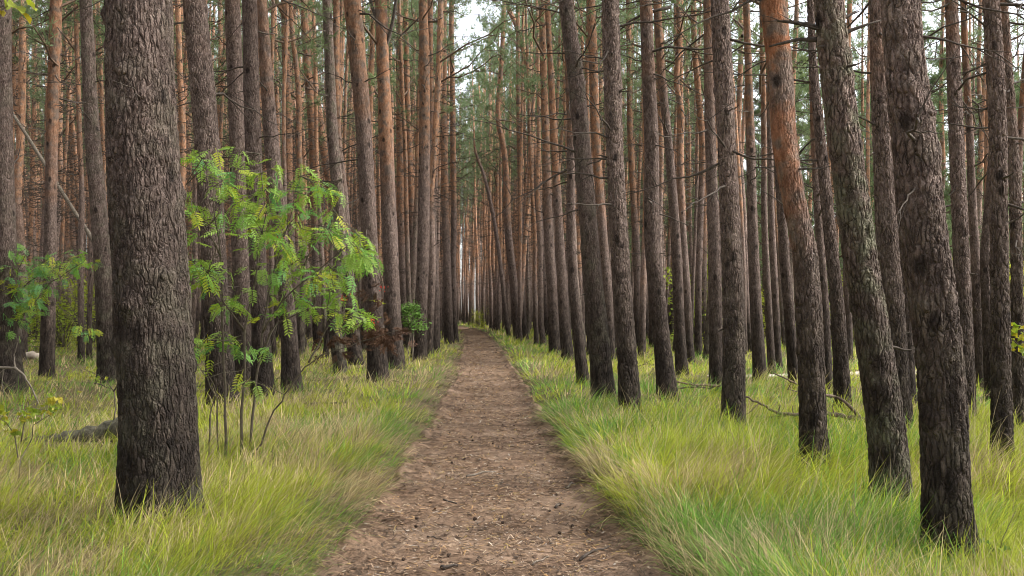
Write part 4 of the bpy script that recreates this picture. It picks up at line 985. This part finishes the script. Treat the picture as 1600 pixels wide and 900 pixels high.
# ------------------------------------------------------------------ needle litter on the path
n = 140000
u = rng.random(n); d = (2.6 ** .3 + u * (75 ** .3 - 2.6 ** .3)) ** (1 / .3)
lat = rng.uniform(-1.22, 1.22, n); y = d; x = path_c(y) + lat * path_hw(y, 1)
keep = rng.random(n) < .25 + .9 * fbm(x * 2.2, y * 2.2, 61, 3) ** 2 * 2; x, y, d = x[keep], y[keep], d[keep]; n = len(x)
onp = np.abs(x - path_c(y)) < path_hw(y, 1) * .93
z = np.where(onp, pz(x, y), gz(x, y)) + .007
L = rng.uniform(.012, .055, n) * (1 + d * .03); W = rng.uniform(.0010, .0028, n) * (.6 + d * .14)
chip = rng.random(n) < .10; L = np.where(chip, rng.uniform(.012, .03, n), L); W = np.where(chip, L * .35, W)
a = rng.uniform(0, 6.283, n); ti = rng.normal(0, .18, n)
dx, dy, dz = np.cos(a) * L / 2, np.sin(a) * L / 2, ti * L / 2; wx, wy = -np.sin(a) * W, np.cos(a) * W
c0 = np.stack([x - dx - wx, y - dy - wy, z - dz], 1); c1 = np.stack([x + dx - wx, y + dy - wy, z + dz], 1); c2 = np.stack([x + dx + wx, y + dy + wy, z + dz], 1); c3 = np.stack([x - dx + wx, y - dy + wy, z - dz], 1)
V = np.stack([c0, c1, c2, c3], 1).reshape(-1, 3); Fq = np.arange(4 * n).reshape(-1, 4)
pal = np.array([(.34, .24, .16), (.23, .145, .09), (.11, .07, .048), (.42, .33, .23), (.36, .22, .10), (.055, .04, .03), (.46, .40, .33), (.40, .30, .08)])
cc = pal[rng.choice(8, n, p=[.20, .25, .24, .05, .10, .13, .02, .01])] * rng.uniform(.8, 1.2, (n, 1))
es = (np.abs(lat[keep]) > .72) & (rng.random(n) < .6); cc[es] = np.array([.10, .068, .045]) * rng.uniform(.6, 1.5, (int(es.sum()), 1))
lit = link(bpy.data.objects.new('needle_litter', mesh_np('needle_litter', V, Fq, M_LITTER, False, col=np.repeat(cc, 4, 0)))); tag(lit, 'fallen needles and bark flakes strewn over the path', 'litter', kind='stuff')

# ------------------------------------------------------------------ grass
def grass(name, n_tuft, per, dmin, dmax, levels, seed, label):
    rg = np.random.default_rng(seed)
    u = rg.random(n_tuft); p = .42; d = (dmin ** p + u * (dmax ** p - dmin ** p)) ** (1 / p)
    th = rg.uniform(-.66, .66, n_tuft); tx = d * np.sin(th); ty = d * np.cos(th)
    tt = path_t(tx, ty); left = tx < path_c(ty)
    dens = fbm(tx * .9, ty * .9, 41, 3)
    keep = (tt > .04 + .10 * (vnoise(tx * 3, ty * 3, 9) - .5)) & (rg.random(n_tuft) < np.clip(.35 + 1.3 * dens, 0, 1))
    keep &= ~(left & (tt < .35) & (rg.random(n_tuft) > .35 + tt * 1.8))
    keep &= ~((np.abs(ty - sand_mid(tx)) < .55) & (tx > 4.6) & (rg.random(n_tuft) < .93))
    keep &= ~((np.abs(ty - 9.75) < .45) & (tx > -5.0) & (tx < -3.2) & (rg.random(n_tuft) < .85))
    tx, ty, d, tt, left = tx[keep], ty[keep], d[keep], tt[keep], left[keep]
    if not len(tx): return
    k = len(tx); n = k * per; rep = lambda a: np.repeat(a, per)
    sp = .05 + .0035 * d
    bx = rep(tx) + rg.normal(0, 1, n) * rep(sp); by = rep(ty) + rg.normal(0, 1, n) * rep(sp); D = rep(d); TT = path_t(bx, by); LF = rep(left)
    ok = TT > -.03
    bz = gz(bx, by) - .015
    edge_f = np.clip(1 - (TT - .0) / .55, 0, 1)
    hh = .12 + .24 * fbm(bx * .9, by * .9, 55, 3) + .16 * (vnoise(bx * 2.6, by * 2.6, 57) - .5)
    hh = np.maximum(hh, .08)
    lush = np.where(LF, 1.0, 1.2)
    L = hh * lush * rg.uniform(.55, 1.35, n) * np.where(LF & (TT < .5), .8, 1.0)
    # lean: a slow field of directions, every tuft has its own sweep, and the path edge hangs over the path
    ta = (fbm(tx * .45, ty * .45, 71, 2) - .5) * np.where(left, 5.5, 2.6) + np.where(left, .2, .15) + rg.normal(0, .55, k)
    tl = rg.uniform(.65, 1.4, k); L = L * rep(tl); tb = rg.uniform(.25, .75, k)
    fa = rep(ta)
    toward = np.where(LF, 0.0, math.pi)
    vx = np.cos(fa) * .9 + rg.normal(0, .7, n) + np.cos(toward) * edge_f * 1.9; vy = np.sin(fa) * .9 + rg.normal(0, .7, n) - edge_f * .2
    an = np.arctan2(vy, vx)
    t0 = np.abs(rg.normal(0, .32, n)) + rep(tb) * .6 + .10 * edge_f; t1 = rg.uniform(.1, 1.7, n) + .35 * edge_f
    thatch = rg.random(n) < np.where(LF, .20, .13); t0 = np.where(thatch, rg.uniform(.9, 1.45, n), t0); t1 = np.where(thatch, .3, t1); L = np.where(thatch, L * .75, L); an = np.where(thatch, rg.uniform(0, 6.283, n), an)
    W = rg.uniform(.0010, .0028, n) * np.maximum(1, D / 5.5) ** .9
    stalk = rg.random(n) < .035
    L = np.where(stalk, L * 1.25 + .05, L); t1 = np.where(stalk, t1 * .45, t1); W = np.where(stalk, W * .7, W)
    tw = an + math.pi / 2 + rg.normal(0, .5, n); wx, wy = np.cos(tw), np.sin(tw)
    P = [np.stack([bx, by, bz], 1)]; S = levels - 1
    for s in range(S):
        ang = t0 + t1 * (s + .3) / S; st = L / S
        P.append(P[-1] + np.stack([np.cos(an) * np.sin(ang) * st, np.sin(an) * np.sin(ang) * st, np.cos(ang) * st], 1))
    wv = np.stack([wx, wy, np.zeros(n)], 1) * W[:, None]
    prof = [1.0, .95, .65][:S] if S == 3 else [1.0, .7][:S]
    vs_ = []
    for s in range(S): vs_ += [P[s] - wv * prof[s], P[s] + wv * prof[s]]
    vs_.append(P[S]); nv = 2 * S + 1
    V = np.stack(vs_, 1)[ok]; n2 = len(V); o = (np.arange(n2) * nv)[:, None]
    quads = [o + np.array([[2 * s, 2 * s + 1, 2 * s + 3, 2 * s + 2]]) for s in range(S - 1)]
    tris = o + np.array([[2 * S - 2, 2 * S - 1, 2 * S]])
    # colour of each blade: fresh green, yellow-green or dry straw, in drifts
    g1 = fbm(bx * .55, by * .55, 81, 3); g2 = fbm(bx * 1.6, by * 1.6, 83, 3)
    straw = np.clip(.20 + 1.3 * (g2 - .45) + np.where(LF, np.where(D < 6.8, -.04, .10), -.02) + .22 * (edge_f > .45) * (D < 9), .06, .8)
    green = np.clip(.40 + 2.0 * (g1 - .5) + np.where(LF & (D < 6.8), .45, 0) + .16 * (edge_f > .3), .03, .9)
    r = .5 * rg.random(n) + .5 * rep(rg.random(k)); r2 = .45 * rg.random(n) + .55 * rep(rg.random(k))
    C = np.where((r2 < green)[:, None], np.array([.185, .345, .055]), np.array([.415, .465, .052]))
    C = np.where((r2 < green * .25)[:, None], np.array([.165, .330, .065]), C)
    r = np.where(thatch, r * .35, r)
    C = np.where((r < straw)[:, None], np.array([.560, .450, .250]), C)
    C = np.where((r < straw * .3)[:, None], np.array([.330, .240, .135]), C)
    C = np.where(stalk[:, None], np.array([.60, .50, .29]), C) * (rg.uniform(.5, 1.45, (n, 1)) * rep(rg.uniform(.75, 1.25, k))[:, None])
    C = np.repeat(C[ok], nv, 0)
    ob = link(bpy.data.objects.new(name, mesh_np(name, V.reshape(-1, 3), [np.concatenate(quads), tris], M_GRASS, False, col=C)))
    tag(ob, label, 'grass', kind='stuff')
    return n2
n1 = grass('grass', 22500, 13, 2.7, 13.0, 4, 1, 'long yellow-green grass on both sides of the path nearby')
n2 = grass('grass', 18500, 12, 12.6, 95.0, 3, 2, 'grass carpet running back between the trunks')
print('blades', n1, n2, 'pines', len(T), len(indiv), 'rest', len(rest))
tris = sum(sum(len(p.vertices) - 2 for p in me.polygons) if len(me.polygons) < 2000 else len(me.loops) - 2 * len(me.polygons) for me in bpy.data.meshes)
print('triangles', tris)
